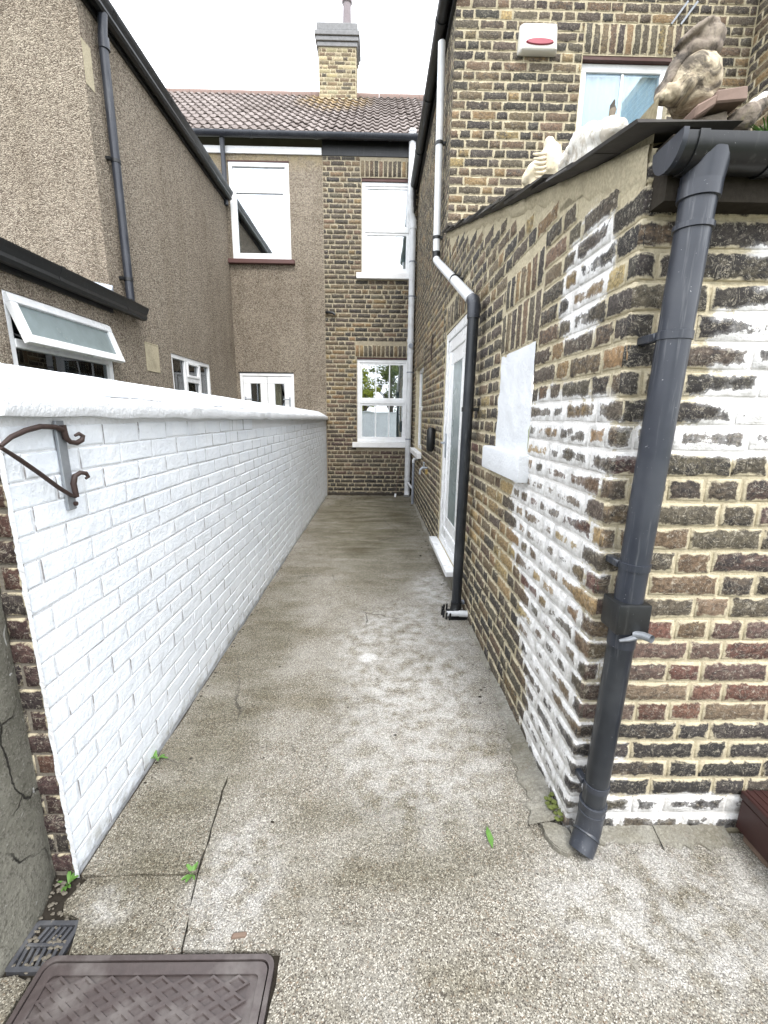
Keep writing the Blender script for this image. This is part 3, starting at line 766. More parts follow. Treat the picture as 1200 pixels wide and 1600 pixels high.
# back door of the wing: white frame set in the reveal, leaf with a long glass strip
a, b, c, d = DOOR
mb = MB(); frame_rects(a, b, c, d, .075, -.075, -.008, SIDE, mb); dr = mb.build('door_frame', MATS['upvc'], outhouse)
mb = MB(); frame_rects(a+.078, b-.078, c+.078, d-.078, .105, -.068, -.018, SIDE, mb, .006)
frame_rects(a+.182, b-.182, c+.182, d-.182, .12, -.066, -.030, SIDE, mb, .004); mb.fbox(SIDE, a+.30, a+.35, c+.3, d-.3, -.06, -.036, .003); mb.build('door_leaf', MATS['upvc'], dr)
pane(dr, SIDE, a+.34, b-.30, c+.30, d-.25, -.035, 'frost')
mb = MB(); mb.fbox(SIDE, b-.165, b-.125, c+.88, c+1.12, -.018, -.008, .004); mb.tube([SIDE.p(b-.145, c+1.03, -.012), SIDE.p(b-.145, c+1.03, .03), SIDE.p(b-.26, c+1.03, .03)], .009, 10)
mb.build('door_handle', MATS['lead'], dr, smooth=True, angle=40)
mb = MB()
for z in (.35, 1.1, 1.9): mb.tube([SIDE.p(b-.083, c+z, -.008), SIDE.p(b-.083, c+z+.1, -.008)], .009, 10)
mb.build('hinge', MATS['upvc'], dr, smooth=True, angle=40)
mb = MB(); mb.fbox(SIDE, a-.005, b+.09, c-.048, c-.002, -.08, .085, .005); st = mb.build('door_sill', MATS['upvc'], dr)
mb = MB(); mb.fbox(SIDE, a+.0, b+.06, 0, c-.05, -.05, .035); mb.build('door_step', MATS['fillet'], outhouse)
room(outhouse, SIDE, DOOR, .3, .0)

# ================================================================== BRICK HOUSE: wing + main back wall
house = thing('brick_house', (.65, 7.95, 0), 'two storey brown stock brick terraced house with tiled roof and white windows', 'house')
SW = (y2u(6.35), y2u(7.45), .93, 2.20)
su0, su1 = SU1, y2u(BW)
arch_sw = (SW[0], SW[1], 2.21, 2.43)
wing_side = lay(su0+.003, su1, 0, 4.98, [SW], None, 'flemish', solds=[arch_sw], seed=31)
backing(SIDE, su0, su1, -.02, 5.0, [SW], .1).build('wall', MATS['mortar'], house)
WW = (1.15, 1.965, 3.2, 4.60)         # window of the wing, facing the garden
arch_w = (WW[0], WW[1]+.06, 4.635, 4.87)
wing_rear = lay(-.004, 2.665, 2.0, 5.45, [(WW[0], WW[1], WW[2], 4.635)], None, 'flemish', solds=[arch_w], seed=32, corner=True)
backing(WING, 0, 2.668, 1.9, 5.5, [(WW[0], WW[1], WW[2], 4.63)], .1).build('wall', MATS['mortar'], house)
W2 = (-.292, .545, 3.80, 5.165); W3 = (-.372, .54, .985, 2.425)
arch2 = (W2[0]-.02, W2[1]+.03, 5.215, 5.455); arch3 = (W3[0]-.03, W3[1]+.03, 2.46, 2.66)
BX0, BX1 = -.922, .640
h2 = (W2[0], W2[1], W2[2]-.09, 5.21); h3 = (W3[0], W3[1], W3[2]-.1, 2.455)
back_rects = lay(BX0, BX1, 0, 5.50, [h2, h3], None, 'flemish', solds=[arch2, arch3], seed=33)
backing(BACK, BX0, BX1+.03, -.02, 5.62, [h2, h3], .1).build('wall', MATS['mortar_dark'], house)
brickwork(house, [(SIDE, wing_side, col_house, MATS['brick'], .0045, .0028), (WING, wing_rear, col_wing, MATS['brick'], .0045, .0028), (BACK, back_rects, col_house, MATS['brick'], .0045, .0028)])
# small side window
a, b, c, d = SW
mb = MB(); frame_rects(a, b, c, d, .06, -.10, -.055, SIDE, mb); mb.fbox(SIDE, a+.06, b-.06, 1.55, 1.61, -.095, -.06, .003); w = mb.build('window', MATS['upvc'], house)
pane(w, SIDE, a+.06, b-.06, c+.06, 1.55, -.075); pane(w, SIDE, a+.06, b-.06, 1.61, d-.06, -.075)
mb = MB(); mb.fbox(SIDE, a-.06, b+.06, c-.085, c-.002, -.1, .075, .006); mb.build('sill', MATS['sill'], w)
room(house, SIDE, SW, .4, .06)
# wing window with net curtains
a, b, c, d = WW
mb = MB(); frame_rects(a, b, c, d, .065, -.10, -.045, WING, mb); mb.fbox(WING, (a+b)/2-.012, (a+b)/2+.012, c+.065, d-.065, -.08, -.056, .003)
w = mb.build('window', MATS['upvc'], house)
pane(w, WING, a+.065, (a+b)/2-.012, c+.065, d-.065, -.062, 'glass_blue'); pane(w, WING, (a+b)/2+.012, b-.065, c+.065, d-.065, -.062, 'glass_blue')
curtain(w, WING, a, b, c, d, -.125, 'net', 9, .012)
mb = MB(); mb.fbox(WING, a-.01, b+.06, d+.002, d+.034, -.1, -.004); mb.build('lintel', MATS['lintel'], w)
room(house, WING, WW, .6, .06)
# the two back windows
for (a, b, c, d), mid, g_, lt in ((W2, (3.80+5.165)/2-.02, 'glass_hi', 5.21), (W3, 1.70, 'glass_mid', 2.455)):
    mb = MB(); frame_rects(a, b, c, d, .055, -.10, -.035, BACK, mb)
    mb.fbox(BACK, a+.055, b-.055, mid-.032, mid+.032, -.095, -.028, .004)
    frame_rects(a+.056, b-.056, mid+.033, d-.056, .035, -.085, -.05, BACK, mb, .003); frame_rects(a+.056, b-.056, c+.056, mid-.033, .035, -.08, -.042, BACK, mb, .003)
    if mid < 3:
        for k in (1, 2):
            x = a+.09+(b-a-.18)*k/3; mb.fbox(BACK, x-.010, x+.010, mid+.07, d-.092, -.072, -.056); mb.fbox(BACK, x-.010, x+.010, c+.092, mid-.07, -.072, -.052)
    w = mb.build('window', MATS['upvc'], house)
    pane(w, BACK, a+.085, b-.085, mid+.06, d-.085, -.066, g_); pane(w, BACK, a+.085, b-.085, c+.085, mid-.06, -.062, g_)
    mb = MB(); mb.fbox(BACK, a-.085, b+.05, c-.095, c-.004, -.1, .07, .008); mb.build('sill', MATS['sill'], w)
    mb = MB(); mb.fbox(BACK, a, b, d+.001, lt-.001, -.1, -.012); mb.build('lintel', MATS['lintel'], w)
    if mid > 3: curtain(w, BACK, a+.5, b, c, d, -.2, 'net', 6, .02, .25)
    else:
        mb = MB()
        for k in range(14): u = b-.36+k*.024; mb.fbox(BACK, u, u+.02, c, d, -.205, -.2)
        mb.build('blind', MATS['frost'], w)
    room(house, BACK, (a, b, c, d), .7, .05)
# eaves board over the brick part of the back wall
mb = MB(); mb.box(BX0, .64, BW-.012, BW+.05, 5.50, 5.72, .004); mb.build('eaves_board', MATS['black'], house)
# wing eaves: black fascia and soffit, and the low roof over it
mb = MB(); mb.hexa([SIDE.p(su0-.12, 4.99, .0), SIDE.p(su1, 4.99, .0), SIDE.p(su1, 4.99, .03), SIDE.p(su0-.12, 4.99, .03), SIDE.p(su0-.12, 5.16, 0), SIDE.p(su1, 5.16, 0), SIDE.p(su1, 5.16, .03), SIDE.p(su0-.12, 5.16, .03)])
mb.build('fascia', MATS['black'], house)
mb = MB(); mb.hexa([(.60, 4.5, 5.16), (3.33, 4.5, 5.5), (3.33, 7.95, 5.5), (.60, 7.95, 5.16), (.60, 4.5, 5.2), (3.33, 4.5, 5.54), (3.33, 7.95, 5.54), (.60, 7.95, 5.2)]); mb.build('wing_roof', MATS['slate'], house)
# stub of cut pipe on the back wall
mb = MB(); mb.tube([BACK.p(-.9, 3.18, .0), BACK.p(-.86, 3.17, .05), BACK.p(-.78, 3.16, .055), BACK.p(-.74, 3.13, .05)], .022, 10); mb.build('pipe_stub', MATS['black'], house, smooth=True, angle=50)

# ---------------------------------------------------------------- main roofs, tile by tile
RP = math.atan2(8.46-5.72, 11.5-7.86)
def tile_mesh():
    mb = MB(); W, L, n = .30, .375, 8; top, bot = [], []
    for k in range(n+1):
        x = W*k/n-.0; h = .026*max(0, math.sin(2*math.pi*2*k/n*.5+0))**1.0 if True else 0
        top.append((x, h))
    prof = [(0, .012), (.03, .034), (.06, .036), (.09, .012), (.145, .008), (.18, .034), (.21, .036), (.24, .012), (.305, .008)]
    m = len(prof)
    vs = [(x, 0, z) for x, z in prof]+[(x, L, z-.004) for x, z in prof]+[(x, 0, z-.014) for x, z in prof]
    fs = [(i, i+1, i+1+m, i+m) for i in range(m-1)]+[(i+1, i, i+2*m, i+1+2*m) for i in range(m-1)]
    me = bpy.data.meshes.new('roof_tile'); me.from_pydata(vs, [], fs); me.materials.append(MATS['tile'])
    me.polygons.foreach_set('use_smooth', [True]*len(me.polygons)); me.set_sharp_from_angle(angle=math.radians(45)); return me
TM = tile_mesh()
def roof_plane(root, x0, x1, deck_x1):
    mb = MB(); mb.hexa([(x0, 7.84, 5.66), (deck_x1, 7.84, 5.66), (deck_x1, 11.5, 8.42), (x0, 11.5, 8.42), (x0, 7.84, 5.69), (deck_x1, 7.84, 5.69), (deck_x1, 11.5, 8.45), (x0, 11.5, 8.45)])
    rf = mb.build('roof', MATS['felt'], root)
    mb = MB(); mb.hexa([(x0, 15.2, 5.66), (deck_x1, 15.2, 5.66), (deck_x1, 11.5, 8.42), (x0, 11.5, 8.42), (x0, 15.2, 5.69), (deck_x1, 15.2, 5.69), (deck_x1, 11.5, 8.45), (x0, 11.5, 8.45)]); mb.build('rear_slope', MATS['felt'], rf)
    nrow = 14; ex = math.hypot(11.5-7.80, 8.46-5.67)/nrow; rr_ = random.Random(3)
    for j in range(nrow):
        x = x0
        while x < x1-.05:
            t = j*ex
            o = bpy.data.objects.new('roof_tile', TM); COL.objects.link(o); o.parent = rf
            wloc = Vector((x, 7.79+t*math.cos(RP)+rr_.uniform(-.006, .006), 5.685+t*math.sin(RP)+.012))
            o.location = wloc-WL[rf.name]; o.rotation_euler = (RP-.065, 0, rr_.uniform(-.008, .008)); x += .30
    mb = MB(); x = x0
    while x < deck_x1-.05:
        mb.tube([(x, 11.5, 8.41), (min(x+.445, deck_x1), 11.5, 8.41)], .125, 14); x += .45
    mb.build('ridge_tile', MATS['ridge'], rf, smooth=True, angle=40)
    return rf
roof_plane(house, -.925, .65, 3.3)
# chimney
chimney = thing('chimney_stack', (-.93, 11.45, 7.9), 'brick chimney stack with one clay pot above the tiled roof ridge', 'chimney')
cw, cdp = .80, .55; CS = Frame((-.53, 11.15, 0), (0, 1, 0), (1, 0, 0)); CS2 = Frame((-1.33, 11.15, 0), (0, 1, 0), (-1, 0, 0))
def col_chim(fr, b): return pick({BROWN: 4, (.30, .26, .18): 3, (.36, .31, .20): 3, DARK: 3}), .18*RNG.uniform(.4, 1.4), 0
mb = MB(); mb.box(-1.33, -.53, 11.15, 11.7, 7.7, 9.32); mb.build('stack_core', MATS['mortar'], chimney)
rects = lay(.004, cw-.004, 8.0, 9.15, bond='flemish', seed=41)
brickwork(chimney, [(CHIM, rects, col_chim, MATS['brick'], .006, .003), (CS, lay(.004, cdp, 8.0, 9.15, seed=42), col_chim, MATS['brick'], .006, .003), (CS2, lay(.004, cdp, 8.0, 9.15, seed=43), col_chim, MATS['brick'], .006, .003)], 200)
mb = MB(); mb.box(-1.36, -.50, 11.12, 11.73, 9.15, 9.225, .01); mb.box(-1.385, -.475, 11.095, 11.755, 9.235, 9.31, .01); mb.box(-1.41, -.45, 11.07, 11.78, 9.32, 9.40, .01); mb.box(-1.37, -.49, 11.1, 11.74, 9.40, 9.56, .03)
mb.build('corbel', MATS['cap'], chimney)
mb = MB(); mb.tube([(-.74, 11.42, 9.54), (-.74, 11.42, 9.62), (-.74, 11.42, 9.64), (-.735, 11.42, 10.1), (-.735, 11.42, 10.12), (-.735, 11.42, 10.2)], [.125, .12, .095, .085, .11, .11], 20); mb.build('chimney_pot', MATS['pot'], chimney, smooth=True, angle=40)
mb = MB(); mb.box(-1.36, -.50, 11.03, 11.16, 8.03, 8.17, .02); mb.build('flashing', MATS['mortar'], chimney)

# ================================================================== RENDERED HOUSE on the left
rhouse = thing('rendered_house', (-2.5, 7.95, 0), 'pebbledashed house with rear extension, white plastic windows and black gutters', 'house')
W1 = (-2.43, -1.465, 3.975, 5.39); FD = (-2.44, -1.49, .1, 2.165)
mb = backing(BACK, -5.2, -.9215, -.02, 5.58, [W1, FD], .07); mb.build('back_wall', MATS['dash'], rhouse)
WL3 = (5.5, 6.73, 1.35, 2.165); WLT = (3.13, 4.30, 1.35, 2.245)
mb = backing(LEFT, 4.38, BW, -.02, 4.86, [WL3], .08); mb.build('extension_side_wall', MATS['dash'], rhouse)
mb = backing(LEFT, 1.2, 4.378, -.02, 2.45, [WLT], .08); mb.build('lean_to_wall', MATS['dash'], rhouse)
mb = backing(LFRONT, -6.0, -2.5, 2.0, 4.93); mb.build('extension_front_wall', MATS['dash'], rhouse)
mb = MB(); mb.box(-6.0, -2.49, 4.36, 7.95, 4.935, 4.98); mb.build('extension_roof', MATS['felt'], rhouse)
mb = MB(); mb.hexa([(-2.42, 1.2, 2.46), (-2.42, 4.379, 2.46), (-6, 4.379, 3.1), (-6, 1.2, 3.1), (-2.42, 1.2, 2.50), (-2.42, 4.379, 2.50), (-6, 4.379, 3.14), (-6, 1.2, 3.14)]); mb.build('lean_to_roof', MATS['slate'], rhouse)
mb = MB(); mb.hexa([(-2.46, 4.30, 2.505), (-2.46, 4.372, 2.505), (-3.3, 4.372, 2.655), (-3.3, 4.30, 2.655), (-2.46, 4.36, 2.60), (-2.46, 4.374, 2.60), (-3.3, 4.374, 2.75), (-3.3, 4.36, 2.75)], .006); mb.build('lead_flashing', MATS['lead'], rhouse)
mb = MB(); mb.fbox(BACK, -5.2, -.93, 5.50, 5.60, .002, .03, .003); mb.build('fascia', MATS['upvc'], rhouse)
# left upper window
a, b, c, d = W1
mb = MB(); frame_rects(a, b, c, d, .06, -.07, .006, BACK, mb); mb.fbox(BACK, a+.06, b-.06, 5.0, 5.06, -.065, .004, .004); frame_rects(a+.061, b-.061, c+.061, 4.999, .04, -.05, .0, BACK, mb, .003)
w = mb.build('window', MATS['upvc'], rhouse)
pane(w, BACK, a+.1, b-.1, c+.1, 4.96, -.025, 'glass_hi'); pane(w, BACK, a+.06, b-.06, 5.06, d-.06, -.025, 'glass_hi')
mb = MB(); mb.fbox(BACK, a-.08, b+.06, c-.07, c-.003, -.05, .07, .006); mb.build('sill', MATS['sill_brown'], w)
mb = MB(); mb.fbox(BACK, a-.01, b+.01, d+.002, d+.022, -.05, .012); mb.build('head_trim', MATS['lintel'], w)
room(rhouse, BACK, W1, .7, .03)
# french doors
a, b, c, d = FD
mb = MB(); frame_rects(a, b, c, d, .05, -.07, .002, BACK, mb); w = mb.build('french_door', MATS['upvc'], rhouse)
m_ = (a+b)/2
for s, (x0, x1) in ((0, (a+.052, m_-.003)), (1, (m_+.003, b-.052))):
    mb = MB(); frame_rects(x0, x1, c+.052, d-.052, .125, -.06, -.01, BACK, mb, .006); mb.build('door_leaf', MATS['upvc'], w)
    pane(w, BACK, x0+.125, x1-.125, c+.177, d-.177, -.03, 'glass')
    mb = MB(); hx = x0+.03 if s == 0 else x1-.03; sg = 1 if s == 0 else -1
    mb.tube([BACK.p(hx, 1.72, -.005), BACK.p(hx, 1.72, .035), BACK.p(hx+sg*.11, 1.72, .035)], .010, 8); mb.fbox(BACK, hx-.012, hx+.012, 1.6, 1.76, -.01, .0); mb.build('door_handle', MATS['lead'], w)
    curtain(w, BACK, x1-.20 if s == 0 else x0+.05, x1-.1 if s == 0 else x0+.2, c, d, -.2, 'cream_curtain', 4, .012)
mb = MB(); mb.fbox(BACK, a-.02, b+.0, d+.002, d+.016, -.04, .012); mb.build('drip_trim', MATS['black'], w)
room(rhouse, BACK, FD, .7, .03)
# three-light window on the side of the extension
a, b, c, d = WL3
mb = MB(); frame_rects(a, b, c, d, .05, -.07, -.008, LEFT, mb)
x1, x2 = a+.42, a+.86
for x in (x1, x2): mb.fbox(LEFT, x-.03, x+.03, c+.05, d-.05, -.068, -.01, .004)
mb.fbox(LEFT, x1+.03, x2-.03, 1.86, 1.92, -.066, -.012, .004)
frame_rects(x1+.031, x2-.031, 1.921, d-.051, .03, -.05, .0, LEFT, mb, .003)
w = mb.build('window', MATS['upvc'], rhouse)
pane(w, LEFT, a+.05, x1-.03, c+.05, d-.05, -.04, 'glass_dk'); pane(w, LEFT, x2+.03, b-.05, c+.05, d-.05, -.04, 'glass_dk'); pane(w, LEFT, x1+.03, x2-.03, c+.05, 1.86, -.04, 'glass_dk'); pane(w, LEFT, x1+.06, x2-.06, 1.95, d-.08, -.03, 'glass_dk')
room(rhouse, LEFT, WL3, .6, .03)
# lean-to window with its top light swung open
a, b, c, d = WLT
mb = MB(); frame_rects(a, b, c, d, .055, -.07, -.008, LEFT, mb); mb.fbox(LEFT, a+.055, b-.055, 1.885, 1.945, -.068, -.004, .004)
w = mb.build('window', MATS['upvc'], rhouse); w['label'] = 'white window with its top light swung open'
pane(w, LEFT, a+.055, b-.055, c+.055, 1.885, -.04, 'glass_dk')
HZ = 2.235; ang = math.radians(19)
SA = Frame(LEFT.p(0, HZ, .012), (0, 1, 0), (math.cos(ang), 0, math.sin(ang))); SA.Z = Vector((-math.sin(ang), 0, math.cos(ang)))
SA.Z = Vector((-math.sin(ang)*-1*-1, 0, math.cos(ang)))
mb = MB(); frame_rects(a+.02, b-.01, -.335, 0, .06, -.045, .0, SA, mb); sash = mb.build('open_sash', MATS['upvc'], w)
mb = MB(); mb.fbox(SA, a+.08, b-.07, -.276, -.058, -.028, -.022); mb.build('sash_pane', MATS['frost'], w)
mb = MB(); mb.tube([LEFT.p(a+.06, 1.98, -.03), SA.p(a+.04, -.3, -.03)], .006, 6); mb.build('stay', MATS['black'], w)
room(rhouse, LEFT, WLT, .5, .03)
mb = MB(); frame_rects(4.90, 5.19, 1.90, 2.20, .012, 0, .006, LEFT, mb, .002); mb.fbox(LEFT, 4.912, 5.178, 1.912, 2.188, 0, .003); mb.build('vent_patch', MATS['mortar'], rhouse)
# patch of bare yellow render high on the corner
mb = MB(); mb.fbox(LEFT, 4.385, 4.50, 4.18, 4.50, .001, .004); mb.build('bare_patch', MATS['mortar'], rhouse)
roof_plane(rhouse, -5.125, -.926, -.926)

# neighbour's wing at the far right
nb = thing('neighbour_wing', (3.33, 4.62, 0), 'dark brick side wall of the next house beyond the outhouse roof', 'house')
nrects = lay(0.004, 2.2, 2.6, 5.6, bond='flemish', seed=51)
mb = MB(); mb.box(3.33, 4.6, 2.42, 4.62, 0, 5.7); mb.build('wall', MATS['mortar'], nb)
brickwork(nb, [(NEIGH, nrects, col_wing, MATS['brick'], .005, .0028)], 200)

# ================================================================== WHITE GARDEN WALL
gwall = thing('garden_wall', (-1.06, 4.5, 0), 'long white painted brick wall with rounded coping along the alley', 'wall')
WLEN = 6.83
def wtop(u): return 1.448-.010*u
mb = backing(WHITE, 0, WLEN, -.03, 1.44, top=wtop); mb.build('wall_face', MATS['whitepaint'], gwall)
mb = MB(); mb.quad(ENDF.p(0, -.03, -.0), ENDF.p(.22, -.03, 0), ENDF.p(.22, 1.44, 0), ENDF.p(0, 1.44, 0)); mb.build('end_face', MATS['mortar_end'], gwall)
mb = MB(); mb.box(-1.17, -.97, 1.125, 7.94, -.03, 1.40); mb.build('wall_core', MATS['whitepaint'], gwall)
wr = lay(-.004, WLEN-.002, -.005, 1.45, top=lambda u: wtop(u)-.0, bond='stretcher', course=.0748, joint=.0055, seed=61, corner=True)
er = lay(.004, .215, -.005, 1.43, bond='stretcher', course=.0748, joint=.010, seed=62)
brickwork(gwall, [(WHITE, wr, col_none, MATS['whitebrick'], .0017, .0008), (ENDF, er, col_end, MATS['brick_end'], .006, .003)], 298, angle=14)
# ragged edge where the white paint runs round onto the end
mb = MB(); r4 = random.Random(9); n = 120; vs = []
for i in range(n+1):
    z = -.02+1.46*i/n; e = .005+.006*abs(mnoise.noise((z*9, 2, 5)))+.007*abs(mnoise.noise((z*40, 2, 7)))
    vs += [ENDF.p(-.0062, z, .0095), ENDF.p(e, z, .0092+.0006)]
mb.add(vs, [(2*i, 2*i+1, 2*i+3, 2*i+2) for i in range(n)]); mb.build('paint_edge', MATS['whitepaint'], gwall)
# coping: rolled mortar lip, sloped weathering of painted brick, rounded top
mb = MB(); A = []; n = 110
for i in range(n+1):
    u = -.02+(WLEN+.03)*i/n; t = wtop(u); q = lambda s, k: .012*mnoise.noise((u*s, k, 0))
    prof = [(-.01, t-.004), (.022, t-.010+q(5, 2)*.8), (.036+q(4, 3)*.6, t-.008+q(5, 2)*.9), (.041+q(4, 3)*.6, t+.004+q(5, 2)*.9), (.040+q(4, 3)*.6, t+.040+q(4, 7)*.5), (.032+q(4, 6)*.5, t+.052+q(4, 7)*.6), (.012, t+.057+q(7, 8)*.3),
            (-.05, t+.088), (-.11, t+.121), (-.148, t+.142), (-.20, t+.13), (-.245, t+.04), (-.245, t-.02)]
    A.append([WHITE.p(u, z, w) for w, z in prof])
m = len(A[0]); vs = [p for a_ in A for p in a_]
mb.add(vs, [(i*m+j, i*m+j+1, (i+1)*m+j+1, (i+1)*m+j) for i in range(n) for j in range(m-1)]+[tuple(range(m)), tuple(n*m+k for k in range(m-1, -1, -1))])
mb.build('coping', MATS['whitepaint'], gwall, smooth=True, angle=38)
sl_ = Vector((-.160, 0, .086)).normalized(); CF_ = Frame(WHITE.p(0, wtop(0)+.0545, .010), WHITE.U+Vector((0, 0, -.010)), (1, 0, 0))
CF_.Z = sl_; CF_.N = Vector((sl_.z, 0, -sl_.x))
for k in range(30):
    u0_ = -.015+k*.2275; cb = MB()
    brick_into(cb, CF_, u0_, min(u0_+.222, WLEN-.01), .004+RNG.uniform(-.003, .003), .172+RNG.uniform(-.006, .003), .007+RNG.uniform(-.002, .0025), (.8, .8, .8), 0, .0012, .5, 2, RNG.uniform(-.006, .006))
    cb.build('coping_brick', MATS['whitebrick'], gwall, smooth=True, recalc=False, angle=30)
# rendered wall that carries on towards the viewer
gr = thing('rendered_garden_wall', (-1.1, .2, 0), 'grey cement rendered wall butted against the end of the white wall', 'wall')
mb = MB(); n1, n2 = 60, 40; vs = []
for i in range(n1+1):
    for j in range(n2+1):
        y = 1.112-i*.045; z = -.04+j*.042; bulge = .034*math.exp(-max(z, 0)/.09)
        vs.append((-1.022+bulge*min(1, (1.112-y)/.12)+.018*mnoise.noise((y*2.2, z*2.2, 3))+.007*mnoise.noise((y*9, z*9, 1))-(.012 if i == 0 else 0), y, z))
mb.add(vs, [(i*(n2+1)+j, i*(n2+1)+j+1, (i+1)*(n2+1)+j+1, (i+1)*(n2+1)+j) for i in range(n1) for j in range(n2)])
k0 = len(mb.v); mb.add([(-1.03, 1.112, -.04), (-1.24, 1.112, -.04), (-1.24, 1.112, 1.64), (-1.03, 1.112, 1.64)], [(0, 1, 2, 3)])
mb.add([(-1.03, 1.112, 1.64), (-1.24, 1.112, 1.64), (-1.24, -1.588, 1.64), (-1.03, -1.588, 1.64)], [(0, 1, 2, 3)])
mb.build('render_coat', MATS['render'], gr, smooth=True, angle=60)

# ================================================================== GUTTERS AND PIPES
def half_round(mb, A, B, r, out, th=.004, ang0=-8, ang1=188):
    """half-round gutter from A to B; out = horizontal direction across"""
    out = Vector(out).normalized(); Z = Vector((0, 0, 1)); pr = []
    N = 14
    for k in range(N+1):
        an = math.radians(ang0+(ang1-ang0)*k/N); pr.append(out*math.cos(an)*r-Z*math.sin(an)*r)
    for k in range(N, -1, -1):
        an = math.radians(ang0+(ang1-ang0)*k/N); pr.append(out*math.cos(an)*(r-th)-Z*math.sin(an)*(r-th))
    mb.extr(pr, A, B)
    return mb
def stop_end(mb, A, r, out, d, t=.006):
    out = Vector(out).normalized(); Z = Vector((0, 0, 1)); N = 14
    pr = [out*math.cos(math.radians(-8+196*k/N))*r-Z*math.sin(math.radians(-8+196*k/N))*r for k in range(N+1)]
    mb.extr(pr, A, Vector(A)+Vector(d)*t)
def band(mb, p, d, r, h=.03, seg=20):
    p, d = Vector(p), Vector(d).normalized(); mb.tube([p-d*h/2, p-d*h/2+d*.001, p+d*h/2-d*.001, p+d*h/2], [r-.003, r, r, r-.003], seg)

def rrect(x0, x1, y0, y1, r, n=6):
    P = []
    for cx, cy, a0 in ((x1-r, y1-r, 0), (x0+r, y1-r, 90), (x0+r, y0+r, 180), (x1-r, y0+r, 270)):
        for k in range(n+1): a = math.radians(a0+90*k/n); P.append((cx+r*math.cos(a), cy+r*math.sin(a)))
    return P
def rring(mb, A, B, z0, z1):
    n = len(A); vs = [(x, y, z0) for x, y in A]+[(x, y, z1) for x, y in A]+[(x, y, z1) for x, y in B]+[(x, y, z0) for x, y in B]
    mb.add(vs, [(i+k*n, (i+1) % n+k*n, (i+1) % n+((k+1) % 4)*n, i+((k+1) % 4)*n) for i in range(n) for k in range(4)])
# outhouse gutter
og = thing('outhouse_gutter', (.68, 1.15, 2.0), 'black half-round gutter with grey stop end on the outhouse eaves', 'gutter')
mb = MB(); half_round(mb, (.682, 1.155, 2.072), (3.3, 1.155, 2.072), .052, (0, -1, 0)); mb.build('channel', MATS['black'], og, smooth=True, angle=40)
mb = MB(); stop_end(mb, (.672, 1.155, 2.075), .056, (0, -1, 0), (1, 0, 0), .012); mb.build('stop_end', MATS['slatepipe'], og, smooth=True, angle=40)
for x in (.71, .90, 1.08):
    mb = MB(); half_round(mb, (x, 1.155, 2.072), (x+.022, 1.155, 2.072), .056, (0, -1, 0), .005); mb.build('union_bracket', MATS['black'], og, smooth=True, angle=40)
mb = MB(); mb.tube([(.768, 1.155, 2.055), (.765, 1.157, 1.975)], [.050, .042], 24); mb.build('outlet', MATS['slatepipe'], og, smooth=True, angle=40)
# outhouse downpipe
od = thing('downpipe', (.70, 1.19, 0), 'large dark grey downpipe on the outhouse corner with a shoe at the foot', 'downpipe')
TOP, BOT = Vector((.765, 1.157, 1.99)), Vector((.737, 1.19, .10))
def on_pipe(t): return TOP+(BOT-TOP)*t
dd = (BOT-TOP).normalized()
mb = MB(); mb.tube([TOP, on_pipe(.35), on_pipe(.64)], .0395, 28); mb.build('upper_pipe', MATS['slatepipe'], od, smooth=True, angle=40)
mb = MB(); mb.tube([on_pipe(.62), on_pipe(.99)], .0372, 28); lp_ = mb.build('lower_pipe', MATS['blackpipe'], od, smooth=True, angle=40)
for t, r_, h_ in ((.005, .0455, .035), (.045, .0445, .014)): mb = MB(); band(mb, on_pipe(t), dd, r_, h_, 28); mb.build('collar', MATS['slatepipe'], od, smooth=True, angle=40)
for t in (.175, .445+.06, .915):
    mb = MB(); p = on_pipe(t); band(mb, p, dd,   .0425 if t < .6 else .0402, .022, 28); mb.box(p.x-.046, p.x-.024, p.y+.012, 1.25, p.z-.012, p.z+.010, .003); mb.build('pipe_clip', MATS['slatepipe'], od, smooth=True, angle=40)
mb = MB(); p = on_pipe(.585); mb.box(p.x-.051, p.x+.047, p.y-.046, p.y+.046, p.z-.05, p.z+.045, .008); mb.build('joint_box', MATS['black'], od, smooth=True, angle=40)
mb = MB(); p = on_pipe(.605); mb.tube([(p.x+.005, p.y-.042, p.z-.01), (p.x+.024, p.y-.059, p.z-.006), (p.x+.034, p.y-.082, p.z-.004)], .0115, 14, cap=False); mb.tube([(p.x-.035, p.y-.044, p.z-.03), (p.x-.01, p.y-.046, p.z-.024), (p.x+.016, p.y-.05, p.z-.012)], [.004, .007, .009], 8); mb.build('waste_stub', MATS['galv'], od, smooth=True, angle=40)
mb = MB(); b0 = on_pipe(.955)
path = [b0, on_pipe(.985), Vector((.731, 1.184, .085)), Vector((.720, 1.174, .056)), Vector((.706, 1.161, .036)), Vector((.698, 1.154, .024))]
mb.tube(path, [.0405, .0408, .041, .041, .041, .040], 24, cap=False); mb.tube([Vector((.698, 1.154, .024)), Vector((.710, 1.165, .040))], [.0365, .0365], 24, cap=False); mb.build('shoe', MATS['slatepipe'], od, smooth=True, angle=60)
for p, d, r_, h_ in ((b0, dd, .0435, .014), (b0+dd*.03, dd, .043, .009), (Vector((.722, 1.176, .068)), Vector((-.6, -.55, -.6)), .0438, .01)): mb = MB(); band(mb, p, d, r_, h_, 24); mb.build('shoe_collar', MATS['slatepipe'], od, smooth=True, angle=40)

